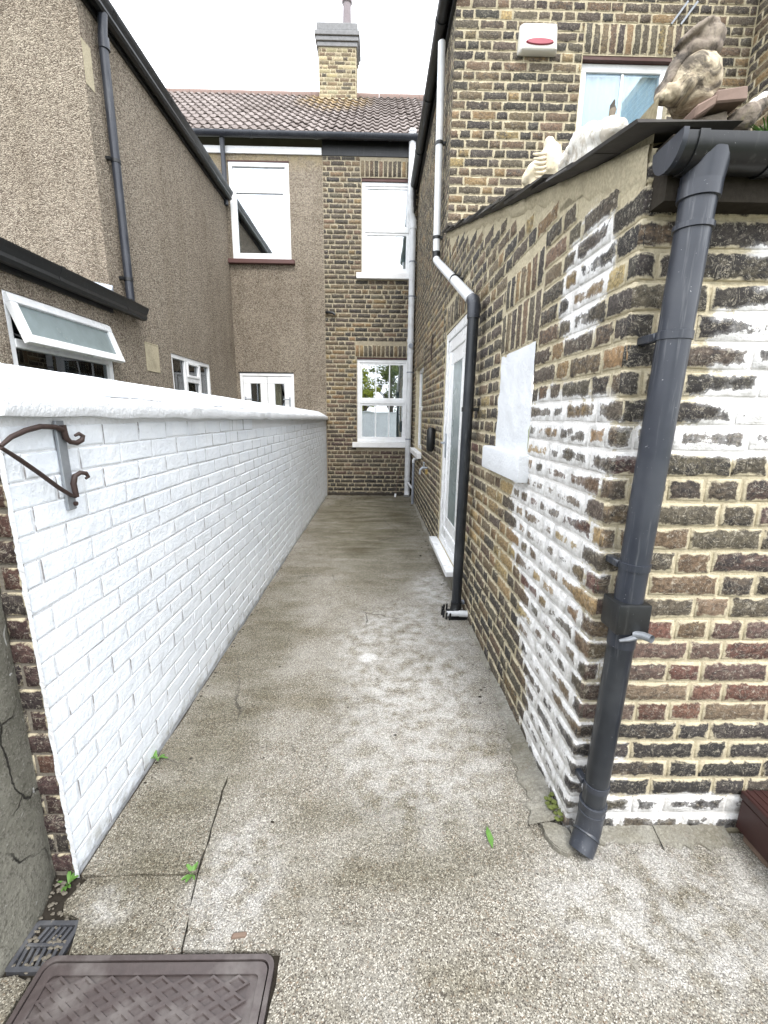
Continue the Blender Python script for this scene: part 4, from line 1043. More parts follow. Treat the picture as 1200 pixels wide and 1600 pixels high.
# wing downpipe with its swan neck
wp = thing('wing_downpipe', (.6, 3.25, 0), 'grey and black downpipe stepping down the outhouse side wall to a gully', 'downpipe')
X = .60
P1, P2, P3, P4, P5 = (.585, 4.98, 4.95), (.595, 4.92, 3.05), (.598, 2.90, 2.155), (.602, 2.985, .10), (.602, 2.985, .04)
mb = MB(); mb.tube([P1, P2], .036, 20); mb.build('upper_pipe', MATS['whitepipe'], wp, smooth=True, angle=40)
mb = MB(); mb.tube([P2, (.597, 4.80, 2.985), P3], .036, 20); mb.build('offset_pipe', MATS['whitepipe'], wp, smooth=True, angle=40)
mb = MB(); mb.tube([(.598, 2.96, 2.18), (.598, 2.915, 2.165), (.598, 2.90, 2.13), (.598, 2.90, 2.06)], .0405, 20); mb.build('elbow', MATS['slatepipe'], wp, smooth=True, angle=50)
mb = MB(); mb.tube([(.598, 2.90, 2.08), P4], .036, 20); mb.build('lower_pipe', MATS['blackpipe'], wp, smooth=True, angle=40)
mb = MB(); mb.tube([P4, (.602, 2.985, .06), (.59, 2.97, .03)], [.042, .042, .04], 18); mb.build('shoe', MATS['black'], wp, smooth=True, angle=50)
for p, d in (((.59, 4.95, 4.1), (0, 0, 1)), ((.594, 4.925, 3.25), (0, 0, 1)), ((.599, 2.93, 1.5), (0, 0, 1)), ((.6, 3.7, 2.51), (0, 1, .44))):
    mb = MB(); band(mb, p, d, .0405, .03, 20); mb.box(p[0]+.02, .675, p[1]-.02, p[1]+.02, p[2]-.012, p[2]+.012, .003); mb.build('pipe_clip', MATS['black'], wp, smooth=True, angle=40)
mb = MB(); band(mb, (.595, 4.92, 3.08), (0, .0, 1), .041, .08, 20); mb.build('collar', MATS['black'], wp, smooth=True, angle=40)
# gully hopper at its foot
gu = thing('gully', (.57, 3.0, 0), 'black plastic gully grid in the concrete under the wing downpipe', 'drain')
mb = MB(); rring(mb, rrect(.535, .672, 2.88, 3.06, .03, 4), rrect(.547, .662, 2.892, 3.048, .024, 4), -.02, .006); mb.build('surround', MATS['black'], gu)
mb = MB(); mb.add([(x, y, .0025) for x, y in rrect(.545, .664, 2.89, 3.05, .02, 4)], [tuple(range(20))]); mb.build('sump', MATS['dirt'], gu)
for k in range(6): mb = MB(); mb.box(.549, .660, 2.905+k*.025, 2.913+k*.025, .003, .0085, .001); mb.build('grid_bar', MATS['black'], gu)
for k in range(7):
    mb = MB(); a_ = math.radians(95+k*28); x, y = .545+.052*math.cos(a_), 2.965+.085*math.sin(a_); mb.tube([(x, y, -.01), (x+.004, y, .052)], .007, 8); mb.build('rib', MATS['black'], gu)
gp = thing('waste_pipe', (.68, 2.94, .04), 'short grey waste pipe lying across the gully beside the downpipe', 'pipe')
mb = MB(); mb.tube([(.69, 2.90, .040), (.61, 2.905, .040)], .024, 16); mb.build('sleeve', MATS['whitepipe'], gp, smooth=True, angle=40)
mb = MB(); mb.tube([(.62, 2.905, .040), (.520, 2.91, .036)], .020, 16); mb.build('spout', MATS['whitepipe'], gp, smooth=True, angle=40)
mb = MB(); mb.tube([(.69, 3.03, .075), (.62, 3.035, .07)], .018, 14); mb.build('overflow', MATS['greypipe'], gp, smooth=True, angle=40)

# soil stack on the back wall
ss = thing('soil_stack', (.555, 7.85, 0), 'tall white soil stack in the corner of the brick back wall', 'pipe')
sy = 7.84
mb = MB(); mb.tube([(.505, sy, 4.72), (.512, sy, 5.80)], .054, 20); mb.tube([(.512, sy, 5.79), (.512, sy, 5.82)], .060, 20); mb.build('vent_pipe', MATS['whitepipe'], ss, smooth=True, angle=40)
mb = MB(); mb.tube([(.505, sy, 4.74), (.506, sy, 4.66), (.53, sy, 4.60), (.55, sy, 4.55), (.552, sy, 4.45)], .058, 20); mb.build('offset_bend', MATS['whitepipe'], ss, smooth=True, angle=50)
mb = MB(); mb.tube([(.552, sy, 4.5), (.556, sy, 2.75), (.556, sy, .09)], .052, 20); mb.build('stack_pipe', MATS['whitepipe'], ss, smooth=True, angle=40)
mb = MB()
for z in (4.46, 2.72, 2.54, .32): band(mb, (.556, sy, z), (0, 0, 1), .06, .05)
mb.build('socket', MATS['whitepipe'], ss, smooth=True, angle=40)
mb = MB(); mb.tube([(.556, sy-.04, 2.63), (.556, sy-.075, 2.63)], .040, 18); mb.build('access_cap', MATS['greypipe'], ss, smooth=True, angle=40)
for z in (3.95, 3.42, 2.2, 1.05):
    mb = MB(); band(mb, (.556, sy, z), (0, 0, 1), .057, .022); mb.box(.545, .628, sy+.02, sy+.035, z-.01, z+.01); mb.build('pipe_clip', MATS['greypipe'], ss, smooth=True, angle=40)
mb = MB(); mb.tube([(.556, sy, .1), (.553, sy-.02, .05), (.545, sy-.06, .01)], .052, 18); mb.build('foot_bend', MATS['whitepipe'], ss, smooth=True, angle=50)
mb = MB(); mb.tube([(.565, sy-.03, .26), (.66, sy-.5, .17)], .02, 12); mb.build('branch_pipe', MATS['whitepipe'], ss, smooth=True, angle=40)

# wing eaves gutter
wg = thing('wing_gutter', (.59, 4.5, 5.0), 'long black gutter under the wing eaves above the alley', 'gutter')
mb = MB(); half_round(mb, SIDE.p(su0-.15, 5.11, .088), SIDE.p(su1-.03, 5.06, .088), .058, (-1, 0, 0)); mb.build('channel', MATS['black'], wg, smooth=True, angle=40)
mb = MB(); stop_end(mb, SIDE.p(su0-.155, 5.11, .088), .06, (-1, 0, 0), (0, 1, 0)); mb.build('stop_end', MATS['black'], wg, smooth=True, angle=40)
for u in (su0+.3, su0+1.3, su0+2.3):
    mb = MB(); half_round(mb, SIDE.p(u, 5.105-.015*(u-su0), .088), SIDE.p(u+.05, 5.105-.015*(u-su0), .088), .063, (-1, 0, 0), .006); mb.build('bracket', MATS['black'], wg, smooth=True, angle=40)
mb = MB(); mb.tube([SIDE.p(su1-.12, 5.03, .088), SIDE.p(su1-.12, 4.86, .088), SIDE.p(su1-.1, 4.7, .08)], .04, 14); mb.build('outlet', MATS['black'], wg, smooth=True, angle=40)

# gutter across the back of both houses, in two lengths
for x0, x1, nm, lb in ((-5.0, -.96, 'eaves_gutter', 'grey-black eaves gutter over the pebbledashed back wall'), (-.96, .585, 'eaves_gutter', 'grey-black eaves gutter over the brick back wall')):
    eg = thing(nm, (x0, 7.82, 5.66), lb, 'gutter', 'eaves gutters along the tiled roof')
    mb = MB(); half_round(mb, (x0, 7.80, 5.715), (x1, 7.80, 5.715), .06, (0, -1, 0)); mb.build('channel', MATS['slatepipe'], eg, smooth=True, angle=40)
    for k in range(1, 5):
        mb = MB(); x = x0+(x1-x0)*k/4-.06; half_round(mb, (x, 7.80, 5.715), (x+.045, 7.80, 5.715), .066, (0, -1, 0), .006); mb.build('bracket', MATS['slatepipe'], eg, smooth=True, angle=40)
bd = thing('eaves_downpipe', (-2.46, 7.87, 4.7), 'short grey downpipe from the eaves gutter beside the upper left window', 'downpipe')
mb = MB(); mb.tube([(-2.47, 7.84, 5.70), (-2.478, 7.88, 5.5), (-2.478, 7.885, 4.75)], .036, 16); mb.build('pipe', MATS['slatepipe'], bd, smooth=True, angle=40)
mb = MB(); band(mb, (-2.478, 7.885, 5.3), (0, 0, 1), .04, .025); mb.build('pipe_clip', MATS['slatepipe'], bd, smooth=True, angle=40)

# left extension: gutter, fascia, downpipe, lean-to gutter
lg = thing('extension_gutter', (-2.42, 4.2, 4.8), 'black gutter and fascia along the top of the pebbledashed extension', 'gutter')
def ogee(mb, A, B, out):
    o = Vector(out); Z = Vector((0, 0, 1)); pts = [(0, .06), (0, -.05), (.03, -.065), (.07, -.062), (.088, -.04), (.083, -.012), (.098, .015), (.112, .04), (.112, .058), (.104, .058), (.1, .03), (.07, -.045), (.02, -.05), (.01, .06)]
    mb.extr([o*a+Z*b for a, b in pts], A, B)
mb = MB(); ogee(mb, (-2.47, 4.28, 4.885), (-2.47, 7.90, 4.885), (1, 0, 0)); mb.build('channel', MATS['black'], lg, smooth=True, angle=30)
mb = MB(); mb.box(-2.499, -2.472, 4.30, 7.94, 4.80, 4.955); mb.build('fascia', MATS['black'], lg)
for y in (4.7, 5.8, 6.9): mb = MB(); ogee(mb, (-2.4755, y, 4.884), (-2.4755, y+.05, 4.884), (1.07, 0, 0)); mb.build('bracket', MATS['black'], lg)
ld = thing('extension_downpipe', (-2.44, 4.62, 2.5), 'grey downpipe running down the pebbledashed extension corner into the lower gutter', 'downpipe')
mb = MB(); mb.tube([(-2.42, 4.62, 4.84), (-2.445, 4.62, 4.65), (-2.445, 4.62, 2.53)], .038, 20); mb.build('pipe', MATS['slatepipe'], ld, smooth=True, angle=40)
mb = MB(); band(mb, (-2.437, 4.62, 4.62), (0, 0, 1), .045, .09); mb.build('collar', MATS['slatepipe'], ld, smooth=True, angle=40)
for z in (3.72, 2.72):
    mb = MB(); band(mb, (-2.445, 4.62, z), (0, 0, 1), .043, .03); mb.box(-2.5, -2.46, 4.55, 4.585, z-.012, z+.012); mb.build('pipe_clip', MATS['black'], ld, smooth=True, angle=40)
lt = thing('lean_to_gutter', (-2.42, 3.2, 2.4), 'black moulded gutter on the low lean-to above the open window', 'gutter')
mb = MB(); ogee(mb, (-2.475, 1.3, 2.465), (-2.475, 4.80, 2.445), (1, 0, 0)); mb.build('channel', MATS['black'], lt, smooth=True, angle=30)
mb = MB(); mb.box(-2.498, -2.477, 1.3, 4.36, 2.36, 2.50); mb.build('fascia', MATS['black'], lt)
for y in (2.6, 3.55, 4.45): mb = MB(); ogee(mb, (-2.4785, y, 2.455), (-2.4785, y+.04, 2.455), (1.07, 0, 0)); mb.build('bracket', MATS['black'], lt)

# ================================================================== FITTINGS
al = thing('alarm_box', (1.39, 4.62, 4.6), 'white burglar alarm box with dark red lens on the brick wing', 'alarm box')
mb = MB(); u0, u1, v0, v1 = .555, .905, 4.60, 4.835
mb.hexa([WING.p(u0-.008, v0, 0), WING.p(u1+.008, v0, 0), WING.p(u1-.02, v0+.01, .085), WING.p(u0+.02, v0+.01, .085), WING.p(u0, v1, 0), WING.p(u1, v1, 0), WING.p(u1-.03, v1-.02, .06), WING.p(u0+.03, v1-.02, .06)], .022)
mb.build('body', MATS['cream'], al, smooth=True, angle=60)
mb = MB(); N = 20
top = [WING.p((u0+u1)/2+.125*math.cos(2*math.pi*k/N), v0+.062+.026*math.sin(2*math.pi*k/N), .078) for k in range(N)]; mid_ = [WING.p((u0+u1)/2+.115*math.cos(2*math.pi*k/N), v0+.062+.021*math.sin(2*math.pi*k/N), .094) for k in range(N)]
mb.add(top+mid_, [(k, (k+1) % N, N+(k+1) % N, N+k) for k in range(N)]+[tuple(range(N, 2*N))]); mb.build('lens', MATS['red'], al, smooth=True, angle=50)
mb = MB(); mb.fbox(WING, 1.80, 1.815, 4.92, 5.10, .0, .006)
stp = thing('wall_strap', (2.6, 4.6, 4.9), 'pair of thin pale metal straps fixed slantwise above the wing window', 'strap')
for k in (0, 1):
    mb = MB(); x = 1.90+k*.085; mb.hexa([WING.p(x, 4.87, .006), WING.p(x+.014, 4.862, .006), WING.p(x+.014, 4.862, .014), WING.p(x, 4.87, .014), WING.p(x+.11, 5.02, .03), WING.p(x+.124, 5.012, .03), WING.p(x+.124, 5.012, .038), WING.p(x+.11, 5.02, .038)]); mb.build('strap_bar', MATS['galv'], stp)

# gate bracket on the white wall: a painted strip, two swung iron arms, two curled hooks
br = thing('wall_bracket', (-.955, 1.32, 1.17), 'rusty black iron hanging bracket folded on the near end of the white wall', 'bracket')
wx = -.950
mb = MB(); mb.hexa([(wx-.003, 1.300, 1.155), (wx-.003, 1.336, 1.155), (wx+.006, 1.336, 1.155), (wx+.006, 1.300, 1.155), (wx-.003, 1.296, 1.425), (wx-.003, 1.332, 1.425), (wx+.006, 1.332, 1.425), (wx+.006, 1.296, 1.425)], .0015); mb.build('back_strip', MATS['galv'], br)
tip = (-.905, 1.052, 1.368)
mb = MB(); mb.tube([tip, (-.915, 1.10, 1.388), (-.925, 1.16, 1.402), (-.93, 1.22, 1.411), (-.932, 1.275, 1.408), (-.935, 1.315, 1.398)], [.005, .0065, .0072, .0075, .0075, .0075], 10); mb.build('upper_arm', MATS['rust'], br, smooth=True, angle=50)
mb = MB(); mb.tube([(-.905, 1.052, 1.366), (-.915, 1.11, 1.333), (-.925, 1.18, 1.288), (-.93, 1.25, 1.236), (-.935, 1.30, 1.205), (-.94, 1.33, 1.192)], [.005, .0062, .0065, .0065, .0062, .004], 10); mb.build('lower_arm', MATS['rust'], br, smooth=True, angle=50)
mb = MB(); mb.tube([(-.935, 1.312, 1.412), (-.935, 1.318, 1.375), (-.932, 1.33, 1.362), (-.928, 1.352, 1.358), (-.922, 1.368, 1.366), (-.92, 1.372, 1.378), (-.924, 1.362, 1.386), (-.93, 1.35, 1.380)], [.009, .009, .007, .008, .008, .007, .006, .004], 10); mb.build('hook', MATS['rust'], br, smooth=True, angle=50)
mb = MB(); mb.tube([(-.94, 1.333, 1.192), (-.94, 1.328, 1.235), (-.936, 1.335, 1.258), (-.93, 1.352, 1.266), (-.924, 1.368, 1.262), (-.922, 1.374, 1.250), (-.926, 1.366, 1.245)], [.008, .009, .008, .007, .007, .006, .004], 10); mb.build('hook', MATS['rust'], br, smooth=True, angle=50)
mb = MB(); mb.tube([(-.945, 1.327, 1.172), (-.937, 1.327, 1.172)], .007, 10); mb.build('bolt', MATS['rust'], br)

# lamp-like black fitting, tap pipework, wire hook on the wing side wall
bf = thing('wall_lamp', (.6, 4.85, 1.05), 'slim black unlit wall lamp between the door and the small side window', 'lamp')
u = y2u(4.95); mb = MB(); mb.tube([SIDE.p(u, 1.06, .055), SIDE.p(u, 1.09, .055), SIDE.p(u, 1.30, .05), SIDE.p(u, 1.33, .05)], [.03, .045, .05, .03], 16); mb.build('housing', MATS['black'], bf, smooth=True, angle=40)
mb = MB(); mb.fbox(SIDE, u-.03, u+.03, 1.14, 1.26, 0, .04, .004); mb.build('back_plate', MATS['black'], bf)
tp = thing('outside_tap', (.62, 5.5, .7), 'brass outside tap with pipework low on the wing side wall', 'tap')
u = y2u(5.55)
mb = MB(); mb.tube([SIDE.p(u, .80, 0), SIDE.p(u, .80, .07), SIDE.p(u-.02, .77, .10), SIDE.p(u-.02, .72, .10)], .016, 12); mb.build('spout', MATS['lead'], tp, smooth=True, angle=40)
mb = MB(); mb.tube([SIDE.p(u, .81, .05), SIDE.p(u, .86, .05)], .01, 10); mb.fbox(SIDE, u-.045, u+.045, .86, .875, .04, .06, .003); mb.build('lever', MATS['lead'], tp, smooth=True, angle=40)
mb = MB(); mb.fbox(SIDE, u-.04, u+.05, .72, .78, 0, .03, .005); mb.build('wall_plate', mat_plain('old_brass', (.5, .36, .14), .45, metal=.6), tp)
op = thing('overflow_pipe', (.6, 6.7, .2), 'white elbowed waste pipe dropping down the wing wall near the corner', 'pipe')
u = y2u(6.75); mb = MB(); mb.tube([SIDE.p(u, .80, 0), SIDE.p(u, .80, .06), SIDE.p(u, .78, .075), SIDE.p(u, .74, .075)], .024, 12); mb.build('elbow', MATS['whitepipe'], op, smooth=True, angle=40)
mb = MB(); mb.tube([SIDE.p(u, .76, .075), SIDE.p(u, .08, .075)], .02, 12); mb.build('drop_pipe', MATS['greypipe'], op, smooth=True, angle=40)
wh = thing('wire_hook', (.62, 5.4, 2.2), 'thin rusty wire hook on the wing wall left of the door', 'hook')
u = y2u(5.4); mb = MB(); mb.tube([SIDE.p(u, 2.40, .012), SIDE.p(u, 2.25, .02), SIDE.p(u, 2.1, .02)], .007, 8); mb.tube([SIDE.p(u, 2.12, .02), SIDE.p(u+.8, 2.14, .03)], .003, 6); mb.tube([SIDE.p(u, 2.26, .02), SIDE.p(u+.75, 2.13, .03)], .003, 6); mb.build('wire', MATS['rust'], wh)
# thin cane leaning by the soil stack
mb = MB(); mb.tube([(.33, 7.70, .03), (.46, 7.9, .78)], .006, 8)
cn = thing('cane', (.33, 7.7, 0), 'thin cane with a white tip leaning beside the white soil stack', 'cane'); mb.build('stick', MATS['terracotta'], cn)
mb = MB(); mb.tube([(.328, 7.697, .012), (.338, 7.713, .07)], .016, 10); mb.build('tip', MATS['upvc'], cn)

# ---------------------------------------------------------------- garden ornaments on the roof edge
def sculpt(name, blobs, mat, parent, voxel=.006, disp=.004, seed=0, smooth_it=4):
    bm = bmesh.new()
    for c, r, rot in blobs:
        mt = Matrix.Translation(c) @ Matrix.Rotation(rot[0], 4, 'X') @ Matrix.Rotation(rot[1], 4, 'Y') @ Matrix.Rotation(rot[2], 4, 'Z') @ Matrix.Diagonal((*r, 1))
        bmesh.ops.create_icosphere(bm, subdivisions=3, radius=1, matrix=mt)
    me = bpy.data.meshes.new(name); bm.to_mesh(me); bm.free()
    o = bpy.data.objects.new(name, me); COL.objects.link(o)
    rmod = o.modifiers.new('r', 'REMESH'); rmod.mode = 'VOXEL'; rmod.voxel_size = voxel
    sm = o.modifiers.new('s', 'SMOOTH'); sm.iterations = smooth_it; sm.factor = .6
    dg = bpy.context.evaluated_depsgraph_get(); me2 = bpy.data.meshes.new_from_object(o.evaluated_get(dg))
    bpy.data.objects.remove(o)
    vs = [v.co+v.normal*disp*(mnoise.noise(v.co*28+Vector((seed, 0, 0)))+.6*mnoise.noise(v.co*75)) for v in me2.vertices]
    mb = MB(); mb.add(vs, [tuple(p.vertices) for p in me2.polygons]); return mb.build(name, mat, parent, smooth=True, recalc=False)
st = thing('stone_statue', (.80, 1.31, 2.19), 'large weathered stone figure with round belly and pointed hood on the outhouse roof corner', 'statue')
V_ = Vector
SY = 1.33
sculpt('body', [((.822, SY, 2.316), (.064, .058, .055), (0, .15, 0)), ((.79, SY, 2.296), (.04, .05, .036), (0, .6, 0)), ((.757, SY-.012, 2.276), (.030, .03, .018), (0, .5, 0)), ((.735, SY-.015, 2.264), (.020, .022, .012), (0, .3, 0)), ((.825, SY+.01, 2.27), (.05, .05, .022), (0, 0, 0))], MATS['statue'], st, .0042, .004, 1, 3)
sculpt('hood', [((.830, SY, 2.372), (.044, .042, .026), (0, -.2, 0)), ((.848, SY, 2.402), (.030, .036, .032), (0, .3, 0)), ((.846, SY, 2.428), (.014, .022, .022), (0, .5, 0)), ((.800, SY, 2.372), (.030, .038, .024), (0, -.3, 0)), ((.826, SY+.004, 2.394), (.034, .034, .030), (0, -.4, 0)),
                ((.800, SY-.006, 2.413), (.056, .034, .0085), (0, -.62, 0)), ((.768, SY+.008, 2.345), (.014, .034, .042), (0, .45, 0)), ((.752, SY+.008, 2.310), (.014, .03, .035), (0, .5, 0))], MATS['hood'], st, .0042, .004, 2, 3)
tb = thing('broken_tile', (.83, 1.26, 2.17), 'broken reddish clay tile wedged under the large stone figure', 'tile')
mb = MB(); r6 = random.Random(6)
def shard(x0, x1, y0, y1, z0, z1, z2, z3):
    q = lambda v: v+r6.uniform(-.006, .006)
    mb.hexa([(q(x0), q(y0), q(z0)), (q(x1), q(y0), q(z1)), (q(x1), q(y1), q(z1)), (q(x0), q(y1), q(z0)), (q(x0), q(y0), q(z2)), (q(x1), q(y0), q(z3)), (q(x1), q(y1), q(z3)), (q(x0), q(y1), q(z2))], .004)
shard(.792, .842, 1.262, 1.36, 2.195, 2.218, 2.222, 2.246); mb.build('tile_piece', MATS['terracotta'], tb)
mb = MB(); shard(.842, .915, 1.255, 1.36, 2.222, 2.232, 2.250, 2.262); mb.build('tile_piece', MATS['terracotta'], tb)
mb = MB(); shard(.80, .90, 1.29, 1.38, 2.17, 2.18, 2.20, 2.225); mb.build('tile_piece', MATS['hood'], tb)
bd_ = thing('bird_ornament', (.72, 2.15, 2.43), 'cream stone bird with ribbed folded wing perched on the slate verge', 'ornament')
BX, BY = .715, 2.16
sculpt('bird_body', [((BX+.02, BY, 2.53), (.055, .075, .085), (.0, .35, 0)), ((BX+.045, BY-.03, 2.49), (.035, .05, .07), (0, -.5, 0)), ((BX+.022, BY, 2.61), (.024, .03, .034), (0, 0, 0)), ((BX-.03, BY+.02, 2.51), (.04, .055, .06), (0, .8, 0)), ((BX-.025, BY+.0, 2.455), (.03, .04, .045), (0, .2, 0))], MATS['cream_stone'], bd_, .007, .005, 4)
mb = MB()
for k in range(6): mb.tube([(BX-.062+.004*k, BY-.052, 2.548-k*.017), (BX-.035+.004*k, BY-.070, 2.538-k*.017), (BX-.008, BY-.066, 2.545-k*.016)], [.004, .008, .004], 8)
mb.build('wing_feathers', MATS['cream_stone'], bd_, smooth=True)
DYL = -.10
ly = thing('lying_ornament', (.74, 1.7, 2.30), 'low pale stone ornament lying along the slate verge below the wing window', 'ornament')
sculpt('ornament_body', [((.73, 1.74, 2.395), (.05, .15, .050), (.34, 0, 0)), ((.73, 1.60, 2.345), (.045, .09, .04), (.36, 0, 0)), ((.735, 1.85, 2.415), (.045, .06, .05), (.33, 0, 0)), ((.72, 1.90, 2.40), (.03, .035, .05), (.3, 0, 0)), ((.74, 1.72, 2.34), (.05, .2, .05), (.31, 0, 0))], MATS['white_stone'], ly, .008, .007, 5)
mb = MB(); mb.tube([(.735, 1.60, 2.37), (.735, 1.59, 2.402), (.735, 1.595, 2.418), (.735, 1.585, 2.428)], [.006, .011, .008, .002], 8); mb.build('finial', MATS['hood'], ly, smooth=True)
rk = thing('roof_stone', (1.02, 1.27, 2.17), 'grey rough stone lump on the outhouse eaves beside the grass tuft', 'stone')
sculpt('stone', [((.945, 1.31, 2.215), (.045, .05, .028), (0, -.4, 0)), ((.975, 1.31, 2.24), (.032, .04, .018), (0, -.6, 0))], MATS['hood'], rk, .006, .008, 6, 2)
sb = thing('shell', (1.0, 1.24, 2.2), 'small white shell standing on the outhouse eaves at the frame edge', 'shell')
sculpt('shell_body', [((.992, 1.315, 2.268), (.012, .014, .026), (0, .75, 0)), ((.978, 1.315, 2.262), (.02, .012, .010), (0, -.6, 0))], MATS['white_stone'], sb, .004, .002, 7, 2)

# ---------------------------------------------------------------- manhole cover
mh = thing('manhole_cover', (-.575, .66, 0), 'rusty brown cast iron manhole cover with diamond tread in the foreground', 'manhole cover')
mx0, mx1, my0, my1 = -.888, -.266, .425, .890
mb = MB(); rring(mb, rrect(mx0, mx1, my0, my1, .03), rrect(mx0+.012, mx1-.012, my0+.012, my1-.012, .025), -.03, .004); mb.build('frame', MATS['iron'], mh)
mb = MB(); C_ = rrect(mx0+.016, mx1-.016, my0+.016, my1-.016, .022); D_ = rrect(mx0+.040, mx1-.036, my0+.04, my1-.042, .012)
rring(mb, C_, D_, -.03, .002)
P = rrect(mx0+.039, mx1-.035, my0+.039, my1-.041, .012); mb.add([(x, y, -.0055) for x, y in P], [tuple(range(len(P)))]); mb.build('cover_plate', MATS['iron'], mh)
# cast tread: a lattice of ridges round sunk diamonds
dx, dy = .0665, .0345
def tread_mesh():
    a, b = dx/2, dy/2; vs = []
    for k, z in ((1, .0), (.66, .0), (.52, -.0050)):
        vs += [(a*k, 0, z), (0, b*k, z), (-a*k, 0, z), (0, -b*k, z)]
    fs = [(i+4*r, (i+1) % 4+4*r, (i+1) % 4+4*r+4, i+4*r+4) for r in range(2) for i in range(4)]+[(8, 9, 10, 11)]
    vs += [(a, 0, -.0055), (0, b, -.0055), (-a, 0, -.0055), (0, -b, -.0055)]; fs += [(i, i+12, (i+1) % 4+12, (i+1) % 4) for i in range(4)]
    me = bpy.data.meshes.new('tread'); me.from_pydata(vs, [], fs); me.materials.append(MATS['iron']); return me
dm = tread_mesh(); row = 0; y = my1-.060
while y > my0+.06:
    x = mx0+.068+(row % 2)*dx/2
    while x < mx1-.062:
        o = bpy.data.objects.new('tread', dm); COL.objects.link(o); o.parent = mh; o.location = Vector((x, y, .0015))-WL[mh.name]; x += dx
    y -= dy/2; row += 1
# drain grate in the notch at the foot of the rendered wall
dg_ = thing('drain_grate', (-.92, .92, -.02), 'small square cast iron drain grate at the foot of the rendered wall', 'drain')
gx0, gx1, gy0, gy1 = -.985, -.855, .862, .982
mb = MB(); rring(mb, rrect(gx0, gx1, gy0, gy1, .008, 3), rrect(gx0+.012, gx1-.012, gy0+.012, gy1-.012, .004, 3), -.03, -.008); mb.build('rim', MATS['grate'], dg_)
for rw in (0, 1):
    ya, yb = (gy0+.013, gy0+.057) if rw == 0 else (gy0+.068, gy1-.013)
    for k in range(6):
        mb = MB(); x = gx0+.024+k*.0165+rw*.006; sk = .010 if rw else -.006
        mb.hexa([(x-.0045, ya, -.022), (x+.0045, ya, -.022), (x+.0045+sk, yb, -.022), (x-.0045+sk, yb, -.022), (x-.0045, ya, -.010), (x+.0045, ya, -.010), (x+.0045+sk, yb, -.010), (x-.0045+sk, yb, -.010)], .002); mb.build('bar', MATS['grate'], dg_)
mb = MB(); mb.box(gx0+.013, gx1-.013, gy0+.058, gy0+.067, -.0225, -.009, .002); mb.build('cross_bar', MATS['grate'], dg_)
cm2 = MB(); cm_, cm = cm, cm2; rr = random.Random(15)
for _ in range(160):
    x, y = rr.uniform(gx0-.03, gx1+.03), rr.uniform(gy0-.03, gy1+.12)
    if x > -.875 and y > .985: continue
    k0 = len(cm2.v); crumb(x, y, rr.uniform(.003, .010)); cm2.v[k0:] = [(a_, b_, c_-.012) for a_, b_, c_ in cm2.v[k0:]]
o = cm2.build('silt', MATS['silt'], None, origin=(-.92, .92, -.02)); tag(o, 'grit and silt lying on and round the small iron drain grate', 'silt', kind='stuff')

# stained timber step at the right edge
td = thing('timber_step', (1.5, .9, 0), 'dark red stained timber step against the outhouse front at the right edge', 'step')
for k in range(6):
    mb = MB(); x = 1.285+k*.125; mb.box(x, x+.119, .35, 1.238, .155, .185, .004)
    for j in range(4): mb.box(x+.015+j*.026, x+.027+j*.026, .352, 1.236, .184, .1875, .001)
    mb.build('deck_board', MATS['timber'], td)
mb = MB(); mb.box(1.288, 1.318, .36, 1.232, .035, .154, .004); mb.build('side_board', MATS['timber'], td)
mb = MB(); mb.box(1.33, 2.0, .36, .39, .035, .154, .004); mb.build('front_board', MATS['timber'], td)
for k in range(4): mb = MB(); mb.box(1.30, 1.40, .42+k*.23, .52+k*.23, 0, .034, .005); mb.build('brick_pad', MATS['terracotta'], td)

# ---------------------------------------------------------------- weeds
def weed(name, loc, n, L, label, cat, mat='leaf', up=.6, w=.006, seed=1, group=None):
    r = random.Random(seed); mb = MB(); loc = Vector(loc)
    for k in range(n):
        a = r.uniform(0, 6.28); l = L*r.uniform(.6, 1.1); e = up*r.uniform(.6, 1.3); d = Vector((math.cos(a), math.sin(a), 0)); s = Vector((-d.y, d.x, 0)); ww = w*r.uniform(.7, 1.3)
        p0 = loc+d*.002; p1 = p0+d*l*.45*math.cos(e)+Vector((0, 0, l*.5*math.sin(e)+.002)); p2 = p0+d*l*.85*math.cos(e)+Vector((0, 0, l*.7*math.sin(e))); p3 = p0+d*l*math.cos(e)+Vector((0, 0, l*.66*math.sin(e)))
        mb.add([p0-s*.001, p0+s*.001, p1-s*ww, p1+s*ww, p1+Vector((0, 0, -ww*.4)), p2-s*ww*.7, p2+s*ww*.7, p2+Vector((0, 0, -ww*.3)), p3], [(0, 1, 4), (0, 4, 2), (1, 3, 4), (2, 4, 7, 5), (4, 3, 6, 7), (5, 7, 8), (7, 6, 8)])
    return single(mb, name, MATS[mat], label, cat, loc, group, smooth=True, recalc=False)
weed('weed', (-.935, 1.585, 0), 7, .055, 'small green weed at the foot of the white wall', 'weed', seed=2, w=.007)
weed('weed', (-.585, 1.108, -.005), 9, .04, 'low green weed growing in the crack between two concrete slabs', 'weed', seed=3, w=.005, up=.5)
weed('weed', (-.975, 1.09, -.02), 8, .05, 'tiny dark weed in the gap between white wall and rendered wall', 'weed', seed=4, w=.005)
weed('grass_tuft', (.93, 1.19, 2.10), 60, .075, 'bright green grass tuft growing from the outhouse gutter', 'grass', seed=5, w=.0018, up=1.0)
mb = MB(); mb.add([(.408, 1.18, .004), (.398, 1.205, .010), (.418, 1.208, .012), (.396, 1.232, .014), (.414, 1.238, .012), (.408, 1.262, .006), (.407, 1.21, .006), (.405, 1.235, .009)], [(0, 6, 1), (0, 2, 6), (1, 6, 7, 3), (6, 2, 4, 7), (3, 7, 5), (7, 4, 5)])
single(mb, 'fallen_leaf', MATS['leaf'], 'single green leaf lying on the concrete near the big downpipe', 'leaf', (.408, 1.2, 0), recalc=False)
